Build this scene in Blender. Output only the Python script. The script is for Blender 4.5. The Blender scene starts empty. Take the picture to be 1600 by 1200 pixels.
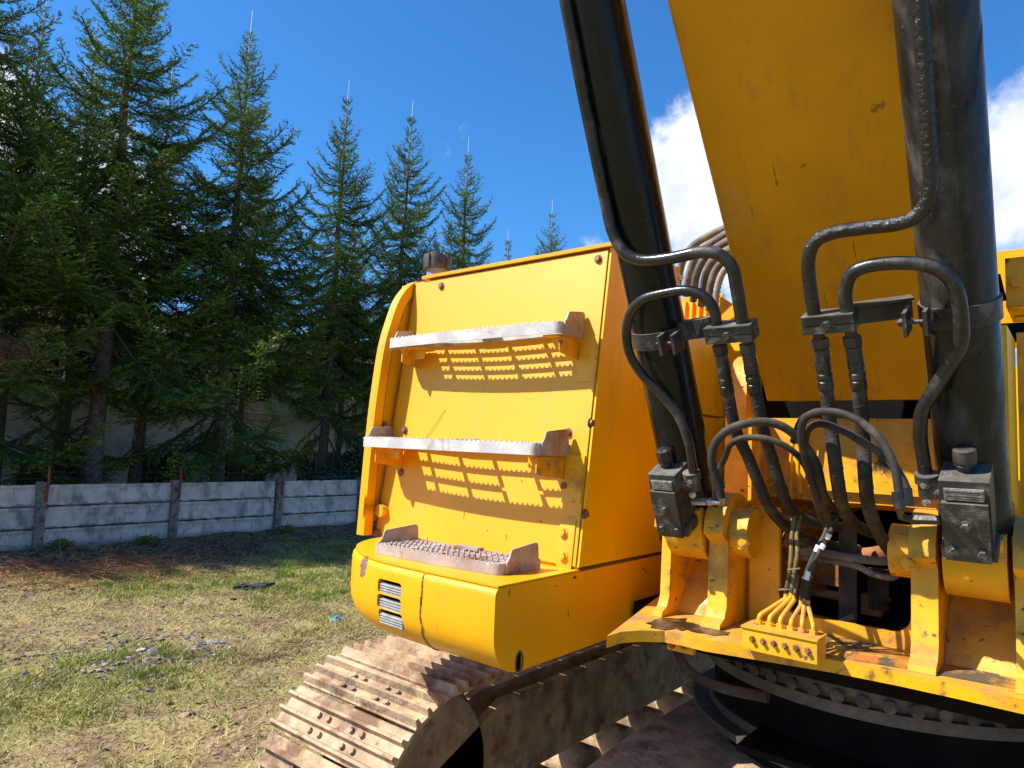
import bpy, bmesh, math, random
import numpy as np
from math import radians, sin, cos, tan, atan, pi, sqrt
from mathutils import Vector, Matrix
random.seed(7); rng = np.random.default_rng(7)
scene = bpy.context.scene
col = scene.collection

# ------------------------------------------------------------------ camera
F = 1075.0; YAW = radians(39.6); PITCH = atan(96/1075.); ROLL = radians(2.3); CH = 1.88
fw = Vector((-sin(YAW)*cos(PITCH), cos(YAW)*cos(PITCH), sin(PITCH)))
r0 = Vector((cos(YAW), sin(YAW), 0)); u0 = r0.cross(fw)
CR = r0*cos(ROLL) + u0*sin(ROLL); CU = -r0*sin(ROLL) + u0*cos(ROLL)
CAM = Vector((0, 0, CH))
cd = bpy.data.cameras.new('camera'); cam = bpy.data.objects.new('camera', cd); col.objects.link(cam)
cd.sensor_fit = 'HORIZONTAL'; cd.sensor_width = 36; cd.lens = 36*F/1600; cd.clip_end = 2000; cd.clip_start = .05
cam.matrix_world = Matrix(((CR.x, CU.x, -fw.x, 0), (CR.y, CU.y, -fw.y, 0), (CR.z, CU.z, -fw.z, CH), (0, 0, 0, 1)))
scene.camera = cam

# ------------------------------------------------------------------ light
SUN = Vector((-.90, -1.0, 1.5)).normalized()          # towards the sun
elev = math.asin(SUN.z)
w = bpy.data.worlds.new('World'); scene.world = w; w.use_nodes = True
nt = w.node_tree; N = nt.nodes; Lk = nt.links; N.clear()
out = N.new('ShaderNodeOutputWorld'); bg = N.new('ShaderNodeBackground'); sky = N.new('ShaderNodeTexSky')
sky.sky_type = 'NISHITA'; sky.sun_disc = False; sky.sun_elevation = elev
sky.sun_rotation = math.atan2(SUN.x, SUN.y)
sky.altitude = 300; sky.air_density = 1.0; sky.dust_density = .1; sky.ozone_density = 2.0
bg.inputs['Strength'].default_value = .10
hs = N.new('ShaderNodeHueSaturation'); hs.inputs['Saturation'].default_value = 1.0; hs.inputs['Value'].default_value = 1.0
tint = N.new('ShaderNodeMix'); tint.data_type = 'RGBA'; tint.blend_type = 'MULTIPLY'; tint.inputs['Factor'].default_value = 1; tint.inputs['Factor'].default_value = 1
tg = N.new('ShaderNodeTexCoord'); sz = N.new('ShaderNodeSeparateXYZ'); Lk.new(tg.outputs['Generated'], sz.inputs[0])
tr_ = N.new('ShaderNodeMapRange'); tr_.interpolation_type = 'SMOOTHSTEP'; Lk.new(sz.outputs['Z'], tr_.inputs['Value']); tr_.inputs['From Min'].default_value = 0; tr_.inputs['From Max'].default_value = .34
tm = N.new('ShaderNodeMix'); tm.data_type = 'RGBA'; tm.inputs['A'].default_value = (.50, .62, .80, 1); tm.inputs['B'].default_value = (.32, .80, 1.22, 1); Lk.new(tr_.outputs[0], tm.inputs['Factor']); Lk.new(tm.outputs['Result'], tint.inputs['B'])
Lk.new(sky.outputs[0], tint.inputs['A']); Lk.new(tint.outputs['Result'], hs.inputs['Color'])
tc = N.new('ShaderNodeTexCoord')
def cdir(px, py):
    v = fw + CR*((px-800)/F) - CU*((py-600)/F); return v.normalized()
# cumulus banks: soft blobs around real sky directions, broken up with noise
noise = N.new('ShaderNodeTexNoise'); noise.inputs['Scale'].default_value = 5.5; noise.inputs['Detail'].default_value = 9; noise.inputs['Roughness'].default_value = .56
Lk.new(tc.outputs['Generated'], noise.inputs['Vector'])
acc = None
def mth(op, a, b=None, clamp=False):
    m = N.new('ShaderNodeMath'); m.operation = op; m.use_clamp = clamp
    for i, x in enumerate((a, b)):
        if x is None: continue
        if isinstance(x, (int, float)): m.inputs[i].default_value = x
        else: Lk.new(x, m.inputs[i])
    return m.outputs[0]
for (px, py, rad, am) in [(1085, 335, .15, 1.0), (1180, 300, .20, 1.0), (1330, 300, .25, .9), (1640, 270, .15, .95), (1780, 330, .28, .9),
                          (60, 330, .22, .85), (-150, 300, .3, .9), (935, 372, .04, .5), (2300, 200, .4, .8), (-900, 250, .35, .8), (-1800, 100, .4, .8)]:
    d = cdir(px, py)
    vm = N.new('ShaderNodeVectorMath'); vm.operation = 'DISTANCE'
    Lk.new(tc.outputs['Generated'], vm.inputs[0]); vm.inputs[1].default_value = d
    mr = N.new('ShaderNodeMapRange'); mr.interpolation_type = 'SMOOTHSTEP'
    Lk.new(vm.outputs['Value'], mr.inputs['Value']); mr.inputs['From Min'].default_value = rad*1.25; mr.inputs['From Max'].default_value = rad*.35
    mr.inputs['To Min'].default_value = 0; mr.inputs['To Max'].default_value = am
    acc = mr.outputs[0] if acc is None else mth('MAXIMUM', acc, mr.outputs[0])
dens = mth('ADD', mth('MULTIPLY', acc, .62), mth('MULTIPLY', mth('SUBTRACT', noise.outputs[0], .5), 1.5))
cm = N.new('ShaderNodeMapRange'); cm.interpolation_type = 'SMOOTHSTEP'; Lk.new(dens, cm.inputs['Value'])
cm.inputs['From Min'].default_value = .27; cm.inputs['From Max'].default_value = .48
n2 = N.new('ShaderNodeTexNoise'); n2.inputs['Scale'].default_value = 9; n2.inputs['Detail'].default_value = 6
Lk.new(tc.outputs['Generated'], n2.inputs['Vector'])
cc = N.new('ShaderNodeMix'); cc.data_type = 'RGBA'
cc.inputs['A'].default_value = (4.6, 5.0, 6.0, 1); cc.inputs['B'].default_value = (7.2, 7.3, 7.6, 1)
cr = N.new('ShaderNodeMapRange'); Lk.new(n2.outputs[0], cr.inputs['Value']); cr.inputs['From Min'].default_value = .35; cr.inputs['From Max'].default_value = .62
Lk.new(cr.outputs[0], cc.inputs['Factor'])
mx = N.new('ShaderNodeMix'); mx.data_type = 'RGBA'
Lk.new(cm.outputs[0], mx.inputs['Factor']); Lk.new(hs.outputs[0], mx.inputs['A']); Lk.new(cc.outputs['Result'], mx.inputs['B'])
Lk.new(mx.outputs['Result'], bg.inputs['Color']); Lk.new(bg.outputs[0], out.inputs[0])
sl = bpy.data.lights.new('sun', 'SUN'); sl.energy = 4.6; sl.angle = radians(.53); sl.color = (1, .95, .87)
so = bpy.data.objects.new('sun', sl); col.objects.link(so); so.rotation_euler = SUN.to_track_quat('Z', 'Y').to_euler()
so.location = SUN*30
scene.view_settings.view_transform = 'Standard'; scene.view_settings.look = 'None'
scene.view_settings.exposure = .84; scene.view_settings.gamma = 1; scene.view_settings.use_curve_mapping = False
scene.render.engine = 'CYCLES'

# ------------------------------------------------------------------ unprojection of a pixel of the photograph onto a plane of the place
def onP(px, py, n, d):
    v = fw + CR*((px-800)/F) - CU*((py-600)/F); n = Vector(n)
    return CAM + v*((d - n.dot(CAM))/n.dot(v))
def onX(px, py, x): return onP(px, py, (1, 0, 0), x)
def onY(px, py, y): return onP(px, py, (0, 1, 0), y)
def onZ(px, py, z): return onP(px, py, (0, 0, 1), z)
SL = .49                                               # cylinders lean forward: y = PY - SL*(z-PZ)
PY, PZ = 2.14, 1.65
def onS(px, py, dl): return onP(px, py, (0, 1, SL), PY + SL*PZ - dl)

# ------------------------------------------------------------------ materials
MATS = {}
def mat(name, base, rough=.6, metal=0., var=.12, vscale=6., bump=.0, bscale=60., stains=(), spec=.5, coat=0., rvar=.1, detail=6, dust=None, streak=None, extra=None, crough=.12):
    """stains: (colour, scale, lo, hi, stretch) noise masks; dust: colour, amount on upward faces"""
    if name in MATS: return MATS[name]
    m = bpy.data.materials.new(name); m.use_nodes = True; t = m.node_tree; n = t.nodes; l = t.links
    p = n['Principled BSDF']; p.inputs['Roughness'].default_value = rough; p.inputs['Metallic'].default_value = metal
    p.inputs['Specular IOR Level'].default_value = spec; p.inputs['Coat Weight'].default_value = coat; p.inputs['Coat Roughness'].default_value = crough
    g = n.new('ShaderNodeNewGeometry')
    def nz(scale, det=detail, stretch=None, rg=.55):
        x = n.new('ShaderNodeTexNoise'); x.inputs['Scale'].default_value = scale; x.inputs['Detail'].default_value = det; x.inputs['Roughness'].default_value = rg
        if stretch:
            mp = n.new('ShaderNodeMapping'); mp.inputs['Scale'].default_value = stretch; l.new(g.outputs['Position'], mp.inputs['Vector']); l.new(mp.outputs[0], x.inputs['Vector'])
        else: l.new(g.outputs['Position'], x.inputs['Vector'])
        return x.outputs[0]
    def ramp(v, a, b, ta=0, tb=1):
        r = n.new('ShaderNodeMapRange'); r.interpolation_type = 'SMOOTHSTEP'; l.new(v, r.inputs['Value'])
        r.inputs['From Min'].default_value = a; r.inputs['From Max'].default_value = b; r.inputs['To Min'].default_value = ta; r.inputs['To Max'].default_value = tb
        return r.outputs[0]
    def mixc(f, a, b):
        x = n.new('ShaderNodeMix'); x.data_type = 'RGBA'
        if isinstance(f, float): x.inputs['Factor'].default_value = f
        else: l.new(f, x.inputs['Factor'])
        for k, v in (('A', a), ('B', b)):
            if isinstance(v, tuple): x.inputs[k].default_value = (*v, 1)
            else: l.new(v, x.inputs[k])
        return x.outputs['Result']
    lo = tuple(c*(1-var) for c in base); hi = tuple(min(1, c*(1+var)) for c in base)
    c = mixc(ramp(nz(vscale), .32, .68), lo, hi)
    rr = ramp(nz(vscale*2.3), .3, .7, rough-rvar, rough+rvar)
    for (sc, scale, a, b, st) in stains:
        f = ramp(nz(scale, 8, st, .62), a, b)
        c = mixc(f, c, sc)
        r2 = n.new('ShaderNodeMix'); l.new(f, r2.inputs['Factor']); l.new(rr, r2.inputs['A']); r2.inputs['B'].default_value = .85; rr = r2.outputs['Result']
    if dust:
        sx = n.new('ShaderNodeSeparateXYZ'); l.new(g.outputs['Normal'], sx.inputs[0])
        mm = n.new('ShaderNodeMath'); mm.operation = 'MULTIPLY'; l.new(ramp(sx.outputs['Z'], .1, .95), mm.inputs[0]); l.new(ramp(nz(14), .3, .65, .25*dust[1], dust[1]), mm.inputs[1])
        c = mixc(mm.outputs[0], c, dust[0])
    if extra: c = extra(n, l, g, c, mixc, ramp, nz)
    l.new(c, p.inputs['Base Color']); l.new(rr, p.inputs['Roughness'])
    if bump:
        bm_ = n.new('ShaderNodeBump'); bm_.inputs['Strength'].default_value = 1; bm_.inputs['Distance'].default_value = bump
        l.new(nz(bscale, 5), bm_.inputs['Height']); l.new(bm_.outputs[0], p.inputs['Normal'])
    MATS[name] = m; return m

def nicks(spots, col):
    def ex(n, l, g, c, mixc, ramp, nz):
        w = nz(120, 3)
        for (pt, sc) in spots:
            vm = n.new('ShaderNodeVectorMath'); vm.operation = 'SUBTRACT'; l.new(g.outputs['Position'], vm.inputs[0]); vm.inputs[1].default_value = pt
            s2 = n.new('ShaderNodeVectorMath'); s2.operation = 'MULTIPLY'; l.new(vm.outputs[0], s2.inputs[0]); s2.inputs[1].default_value = sc
            ln = n.new('ShaderNodeVectorMath'); ln.operation = 'LENGTH'; l.new(s2.outputs[0], ln.inputs[0])
            ad = n.new('ShaderNodeMath'); ad.operation = 'ADD'; l.new(ln.outputs['Value'], ad.inputs[0]); l.new(ramp(w, .3, .7, -.003, .003), ad.inputs[1])
            c = mixc(ramp(ad.outputs[0], .0075, .0045), c, col)
        return c
    return ex
PNv = Vector((0, -.991, .1336)).normalized(); PBv = Vector((-1.3, 1.954, 1.482))
pn_ = [(onP(x, y, PNv, PNv.dot(PBv)), s) for x, y, s in [(668, 842, (2.6, 1, .5)), (671, 852, (2, 1, .8)), (725, 806, (3, 1, .45)), (762, 829, (2.4, 1, 1.2)), (791, 840, (2.2, 1, .6)), (815, 752, (2, 1, 2)), (741, 741, (2.2, 1, 2)), (757, 548, (3, 1, 3)), (903, 583, (2, 1, 2)), (708, 612, (2, 1, 3)), (845, 815, (3, 1, 1.2)), (700, 822, (4, 1, 3)), (745, 820, (3, 1, 4))]]
bn_ = [(onP(x, y, (0, 1, 0), 1.536), s) for x, y, s in [(607, 902, (3, 1, 1)), (683, 905, (3, 1, 2)), (612, 898, (2, 1, 3))]]+[(onX(x, y, -1.3), s) for x, y, s in [(796, 925, (1, 2.2, .55)), (888, 960, (1, 2.5, .5)), (898, 902, (1, .6, 1.2)), (1010, 893, (1, 1.4, .7)), (1005, 888, (1, 1.1, 1.6)), (868, 916, (1, 1, 3))]]
mn_ = [(onP(x, y, (0, -1, -.775), -(2.311+.775*2.055)), s) for x, y, s in [(1210, 268, (2.4, .3, .3)), (1213, 283, (2, .5, .5)), (1256, 259, (.8, 1.4, 1.4)), (1335, 390, (3, .25, .25)), (1175, 330, (3, .3, .3)), (1375, 165, (.5, .7, .7)), (1365, 172, (.9, .8, .8)), (1290, 470, (3, .3, .3))]]
YEL = (.84, .375, .001)
RUST = (.16, .045, .015); DIRT = (.10, .065, .035)
def chip_patch(n, l, g, c, mixc, ramp, nz):
    # bare primer where the paint has been knocked off the bumper corner, plus a brown oily smear along the bottom
    pt = PATCH
    vm = n.new('ShaderNodeVectorMath'); vm.operation = 'SUBTRACT'; l.new(g.outputs['Position'], vm.inputs[0]); vm.inputs[1].default_value = pt
    sc = n.new('ShaderNodeVectorMath'); sc.operation = 'MULTIPLY'; l.new(vm.outputs[0], sc.inputs[0]); sc.inputs[1].default_value = (1.0, 1.0, .62)
    ln = n.new('ShaderNodeVectorMath'); ln.operation = 'LENGTH'; l.new(sc.outputs[0], ln.inputs[0])
    ad = n.new('ShaderNodeMath'); ad.operation = 'ADD'; l.new(ln.outputs['Value'], ad.inputs[0]); l.new(ramp(nz(34, 4), .25, .75, -.012, .012), ad.inputs[1])
    rim = ramp(ad.outputs[0], .0250, .0235); core = ramp(ad.outputs[0], .0225, .0210)
    c = nicks(bn_, (.07, .03, .01))(n, l, g, c, mixc, ramp, nz)
    c = mixc(rim, c, (.05, .03, .015)); return mixc(core, c, mixc(ramp(nz(90), .4, .6), (.20, .11, .08), (.30, .18, .14)))
PATCH = Vector((-1.934, 1.568, 1.438))

black_dusty = mat('dusty_cylinder_paint', (.016, .014, .012), .28, spec=.35, var=.25, vscale=5, bump=.0012, bscale=40, rvar=.07,
            stains=(((.085, .073, .063), 7., .44, .76, (2.2, 2.2, .22)), ((.15, .125, .10), 60., .66, .75, None), ((.014, .011, .009), 6., .54, .68, (2, 2, .2))))
paint = mat('yellow_paint', YEL, .36, var=.05, vscale=1.7, bump=.0007, bscale=11, rvar=.05,
            stains=(((.58, .26, .02), 5.5, .56, .78, (1, 1, .35)), ((.10, .045, .01), 62., .735, .765, None), (RUST, 17., .765, .79, None)))
paint_panel = mat('yellow_panel_paint', YEL, .50, spec=.5, coat=.24, crough=.42, var=.03, vscale=1.3, bump=.0006, bscale=5, rvar=.04,
            stains=(((.66, .34, .04), 4.0, .56, .85, (1, 1, .5)), ((.60, .34, .09), 22., .60, .80, (1, 1, .12)), ((.05, .02, .01), 70., .755, .775, (1, 1, .45))), extra=nicks(pn_, (.05, .025, .01)))
paint_side = mat('yellow_side_paint', (.86, .47, .001), .40, spec=.4, var=.05, vscale=2.2, bump=.0010, bscale=7, rvar=.07,
            stains=(((.60, .30, .02), 12., .54, .82, (1, 1, .15)), (DIRT, 48., .735, .77, (1, 1, .5)), (RUST, 13., .775, .80, None)))
paint_bumper = mat('yellow_bumper_paint', YEL, .40, var=.05, vscale=2.0, bump=.0010, bscale=9, rvar=.06,
            stains=(((.50, .22, .02), 7., .60, .78, (1, 1, .4)), ((.06, .025, .01), 55., .735, .76, None), (RUST, 21., .755, .78, None)), extra=chip_patch)
paint_boom = mat('yellow_boom_paint', (.84, .34, .001), .46, spec=.35, var=.10, vscale=2.6, bump=.0011, bscale=9, rvar=.08,
            stains=(((.42, .19, .03), 9., .52, .82, (1.6, 1.0, .14)), ((.60, .30, .06), 3., .55, .8, None), ((.07, .035, .012), 40., .72, .77, (1, 1, .35))), extra=nicks(mn_, (.42, .17, .005)))
paint_dirty = mat('grimy_yellow_paint', (.82, .375, .003), .46, var=.13, vscale=7, bump=.0015, bscale=40, rvar=.1,
            stains=(((.38, .19, .045), 8., .48, .70, None), ((.05, .03, .018), 9., .62, .72, (1, 1, .7)), (DIRT, 30., .61, .69, None), (RUST, 18., .69, .74, None)), dust=((.30, .19, .09), .55))
deckm = mat('oily_rusty_deck', (.42, .20, .03), .35, var=.3, vscale=9, bump=.004, bscale=50, rvar=.15,
            stains=(((.09, .07, .04), 7., .44, .56, (1.5, .7, 1)), ((.50, .14, .02), 12., .55, .64, (1.3, .6, 1)), ((.62, .36, .03), 10., .60, .64, None), ((.22, .18, .15), 30., .62, .68, None)))
black = mat('black_cylinder_paint', (.008, .007, .0065), .22, spec=.3, var=.25, vscale=5, bump=.0012, bscale=40, rvar=.07,
            stains=(((.050, .044, .038), 9., .56, .82, (2.2, 2.2, .16)), ((.13, .10, .08), 55., .68, .76, None), ((.20, .07, .02), 14., .74, .78, None)))
black_pipe = mat('black_pipe_paint', (.018, .0165, .016), .30, var=.25, vscale=9, bump=.0009, bscale=110, rvar=.08,
            stains=(((.085, .072, .062), 11., .50, .74, None), ((.20, .17, .14), 90., .67, .75, None)))
black_tar = mat('greasy_black_pipe', (.02, .018, .015), .18, var=.3, vscale=12, bump=.006, bscale=95, rvar=.08)
blackm = mat('black_casting', (.035, .032, .030), .5, var=.3, vscale=16, bump=.002, bscale=120, rvar=.12,
            stains=(((.15, .13, .11), 18., .50, .66, None),), dust=((.20, .18, .15), .55))
olive_line = mat('overpainted_line', (.20, .13, .04), .6, var=.3, vscale=30, spec=.3, stains=(((.05, .04, .03), 30., .5, .62, None),))
rubber = mat('dusty_rubber', (.034, .027, .022), .72, spec=.3, var=.3, vscale=14, bump=.0012, bscale=70, rvar=.1,
            stains=(((.10, .078, .055), 12., .48, .70, None), ((.24, .09, .03), 16., .68, .74, None)), dust=((.17, .13, .09), .42))
rubber_pale = mat('pale_dusty_rubber', (.13, .11, .09), .7, var=.25, vscale=16, bump=.001, bscale=80, rvar=.1,
            stains=(((.24, .20, .15), 14., .48, .66, None),), dust=((.28, .23, .17), .45))
rusty = mat('rusty_steel', (.22, .085, .03), .75, var=.35, vscale=14, bump=.003, bscale=70, stains=(((.34, .16, .06), 20., .5, .62, None), ((.06, .03, .02), 25., .62, .7, None)))
boltm = mat('rusty_bolt', (.24, .10, .055), .62, metal=.15, var=.3, vscale=30, bump=.001, bscale=160)
steel = mat('worn_step_steel', (.56, .53, .50), .55, var=.16, vscale=12, bump=.0014, bscale=150, rvar=.1,
            stains=(((.36, .22, .16), 9., .53, .72, None), ((.24, .13, .08), 60., .66, .74, None)))
steel_br = mat('rusted_step_steel', (.42, .36, .32), .65, var=.2, vscale=16, bump=.002, bscale=150, rvar=.1,
            stains=(((.26, .14, .09), 8., .46, .66, None), ((.14, .07, .04), 55., .62, .72, None), ((.62, .6, .57), 40., .62, .7, None)))
zinc = mat('zinc_fitting', (.42, .41, .40), .35, metal=.7, var=.2, vscale=30, bump=.0005, bscale=150)
oilm = mat('oil_soaked_dirt', (.035, .022, .012), .35, var=.4, vscale=20, bump=.004, bscale=60, stains=(((.16, .08, .02), 18., .52, .66, None), ((.40, .20, .01), 26., .62, .68, None)))
dark = mat('dark_void', (.010, .009, .008), 1., var=.2, vscale=10, spec=.05)
greym = mat('grey_plastic', (.30, .29, .28), .55, var=.2, vscale=30, bump=.001, bscale=100)
capm = mat('weathered_cap', (.055, .048, .044), .6, var=.35, vscale=22, bump=.001, bscale=90, stains=(((.20, .13, .08), 20., .58, .70, None),))
track_m = mat('muddy_track_steel', (.46, .315, .185), .82, var=.3, vscale=7, bump=.006, bscale=60,
            stains=(((.20, .11, .06), 6., .48, .66, None), ((.52, .40, .27), 11., .54, .74, None), ((.09, .055, .035), 24., .64, .74, None)))
weldm = mat('weld_bead', (.46, .20, .02), .55, var=.35, vscale=40, bump=.003, bscale=120, stains=(((.12, .05, .02), 35., .5, .6, None),))
whitem = mat('white_paint_marks', (.75, .72, .66), .5, var=.1)
bluem = mat('blue_black_paint', (.012, .018, .06), .35, var=.2)

# ------------------------------------------------------------------ object helpers
def link(o): col.objects.link(o); return o
class Thing: pass
def empty(name, loc, label, cat, group=None):
    o = link(bpy.data.objects.new(name, None)); o.location = loc; o['label'] = label; o['category'] = cat
    o.empty_display_size = .2
    if group: o['group'] = group
    return o
def wloc(o):
    v = Vector(o.location)
    while o.parent: o = o.parent; v += Vector(o.location)
    return v
def finish(name, me, m, parent=None, smooth=35, label=None, kind=None):
    co = np.empty(len(me.vertices)*3, np.float32); me.vertices.foreach_get('co', co); co = co.reshape(-1, 3)
    c = (co.min(0)+co.max(0))/2
    co -= c; me.vertices.foreach_set('co', co.ravel()); me.update()
    if m: 
        for mm in (m if isinstance(m, (list, tuple)) else [m]): me.materials.append(mm)
    if smooth:
        me.shade_smooth()
        try: me.set_sharp_from_angle(angle=radians(smooth))
        except Exception: pass
    o = link(bpy.data.objects.new(name, me)); c = Vector([float(x) for x in c])
    if parent: o.parent = parent; o.location = c - wloc(parent)
    else: o.location = c
    if label: o['label'] = label
    if kind: o['kind'] = kind
    return o
def part(name, bm, m, parent=None, smooth=35, bev=0, label=None, kind=None):
    if bev:
        es = [e for e in bm.edges if len(e.link_faces) == 2 and e.calc_face_angle(0) > .5]
        bmesh.ops.bevel(bm, geom=es, offset=bev, segments=2, profile=.6, affect='EDGES', clamp_overlap=True)
    bmesh.ops.recalc_face_normals(bm, faces=bm.faces)
    me = bpy.data.meshes.new(name); bm.to_mesh(me); bm.free()
    return finish(name, me, m, parent, smooth, label, kind)
def NB(): return bmesh.new()
def box(bm, lo, hi, M=None):
    vs = [Vector((x, y, z)) for x in (lo[0], hi[0]) for y in (lo[1], hi[1]) for z in (lo[2], hi[2])]
    if M: vs = [M @ v for v in vs]
    v = [bm.verts.new(p) for p in vs]
    for f in ((0, 1, 3, 2), (4, 6, 7, 5), (0, 4, 5, 1), (2, 3, 7, 6), (0, 2, 6, 4), (1, 5, 7, 3)): bm.faces.new([v[i] for i in f])
    return bm
def prism(bm, pts, ax, a, b):
    """pts: 2-D outline; ax 'X' -> (y,z) extruded x from a to b, 'Y' -> (x,z), 'Z' -> (x,y)"""
    def P(p, t): return {'X': (t, p[0], p[1]), 'Y': (p[0], t, p[1]), 'Z': (p[0], p[1], t)}[ax]
    A = [bm.verts.new(P(p, a)) for p in pts]; B = [bm.verts.new(P(p, b)) for p in pts]
    n = len(pts); bm.faces.new(A); bm.faces.new(B[::-1])
    for i in range(n): bm.faces.new([A[i], B[i], B[(i+1) % n], A[(i+1) % n]])
    return bm
def cyl(bm, p0, p1, r, seg=24, r2=None, caps=True, rings=()):
    p0 = Vector(p0); p1 = Vector(p1); d = (p1-p0).normalized(); q = d.to_track_quat('Z', 'Y'); r2 = r if r2 is None else r2
    prof = [(0, r)] + list(rings) + [(1, r2)]
    L = (p1-p0).length; rows = []
    for t, rr in prof:
        rows.append([bm.verts.new(p0 + d*(t*L) + q @ Vector((rr*cos(2*pi*k/seg), rr*sin(2*pi*k/seg), 0))) for k in range(seg)])
    for a, b in zip(rows, rows[1:]):
        for k in range(seg): bm.faces.new([a[k], a[(k+1) % seg], b[(k+1) % seg], b[k]])
    if caps: bm.faces.new(rows[0][::-1]); bm.faces.new(rows[-1])
    return bm
def catmull(pts, n=6):
    P = [Vector(p) for p in pts]; P = [P[0]*2-P[1]] + P + [P[-1]*2-P[-2]]; o = []
    for i in range(1, len(P)-2):
        for k in range(n):
            t = k/n; a, b, c, d = P[i-1:i+3]
            o.append(.5*((2*b)+(-a+c)*t+(2*a-5*b+4*c-d)*t*t+(-a+3*b-3*c+d)*t**3))
    o.append(P[-2]); return o
def roundpath(pts, rad, n=6):
    P = [Vector(p) for p in pts]; o = [P[0]]
    for i in range(1, len(P)-1):
        a = (P[i-1]-P[i]); b = (P[i+1]-P[i]); r = min(rad, a.length*.45, b.length*.45)
        s = P[i]+a.normalized()*r; e = P[i]+b.normalized()*r
        for k in range(n+1):
            t = k/n; o.append(s*(1-t)**2+P[i]*2*t*(1-t)+e*t*t)
    o.append(P[-1]); return o
def tube(bm, path, r, seg=14, caps=True, wob=0):
    path = [Vector(p) for p in path]; rows = []; prev = None
    for i, p in enumerate(path):
        t = (path[min(i+1, len(path)-1)]-path[max(i-1, 0)]).normalized()
        if prev is None: nrm = t.orthogonal().normalized()
        else:
            nrm = prev - t*prev.dot(t); nrm.normalize()
        prev = nrm; bn = t.cross(nrm); rr = r*(1+wob*(random.random()-.5))
        rows.append([bm.verts.new(p + (nrm*cos(2*pi*k/seg)+bn*sin(2*pi*k/seg))*rr) for k in range(seg)])
    for a, b in zip(rows, rows[1:]):
        for k in range(seg): bm.faces.new([a[k], a[(k+1) % seg], b[(k+1) % seg], b[k]])
    if caps: bm.faces.new(rows[0][::-1]); bm.faces.new(rows[-1])
    return bm
def hexhead(bm, p, nrm, r, h, washer=True):
    p = Vector(p); nrm = Vector(nrm).normalized()
    if washer: cyl(bm, p, p+nrm*h*.22, r*1.35, 20)
    cyl(bm, p+nrm*h*.2, p+nrm*h, r, 6, r2=r*.93, rings=((.85, r),))
    return bm
def bolt(parent, p, nrm, r=.013, h=.012, m=None, washer=True): return part('bolt', hexhead(NB(), p, nrm, r, h, washer), m or boltm, parent, 30)
def superline(p, q, n): return [Vector(p).lerp(Vector(q), i/n) for i in range(n+1)]

# ================================================================== SETTING
exec_order = []
def vnoise(x, y, s, seed=0):
    """cheap value noise on numpy arrays"""
    r = np.random.default_rng(seed).random((256, 256)); x = x/s; y = y/s
    xi = np.floor(x).astype(int); yi = np.floor(y).astype(int); fx = x-xi; fy = y-yi; fx = fx*fx*(3-2*fx); fy = fy*fy*(3-2*fy)
    g = lambda a, b: r[a % 256, b % 256]
    return (g(xi, yi)*(1-fx)+g(xi+1, yi)*fx)*(1-fy)+(g(xi, yi+1)*(1-fx)+g(xi+1, yi+1)*fx)*fy
def fbm(x, y, s, seed=0, o=4): return sum(vnoise(x, y, s/2**k, seed+k)/2**k for k in range(o))/sum(1/2**k for k in range(o))
FX = -12.15                                             # the concrete fence runs along y at this x
def gh(x, y):
    h = (fbm(x, y, 2.2, 3, 3)-.5)*.09 + (fbm(x, y, .38, 9, 3)-.5)*.075
    h = h + np.clip((-10.6-x)/1.5, 0, 1)*(.05+.07*(fbm(x, y, .8, 21, 3)-.3)) * np.clip((x+14)/1.5, 0, 1)
    return h
def green_mask(x, y):
    g = fbm(x, y, 1.9, 31, 4)-.03
    far = np.clip((-9.9-x+ (fbm(x, y, 1.4, 77, 2)-.5)*1.6)/1.2, 0, 1)*np.clip((x+17)/2, 0, 1)
    return np.clip((g-.40)/.16, 0, 1)*(1-.9*far)

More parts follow.
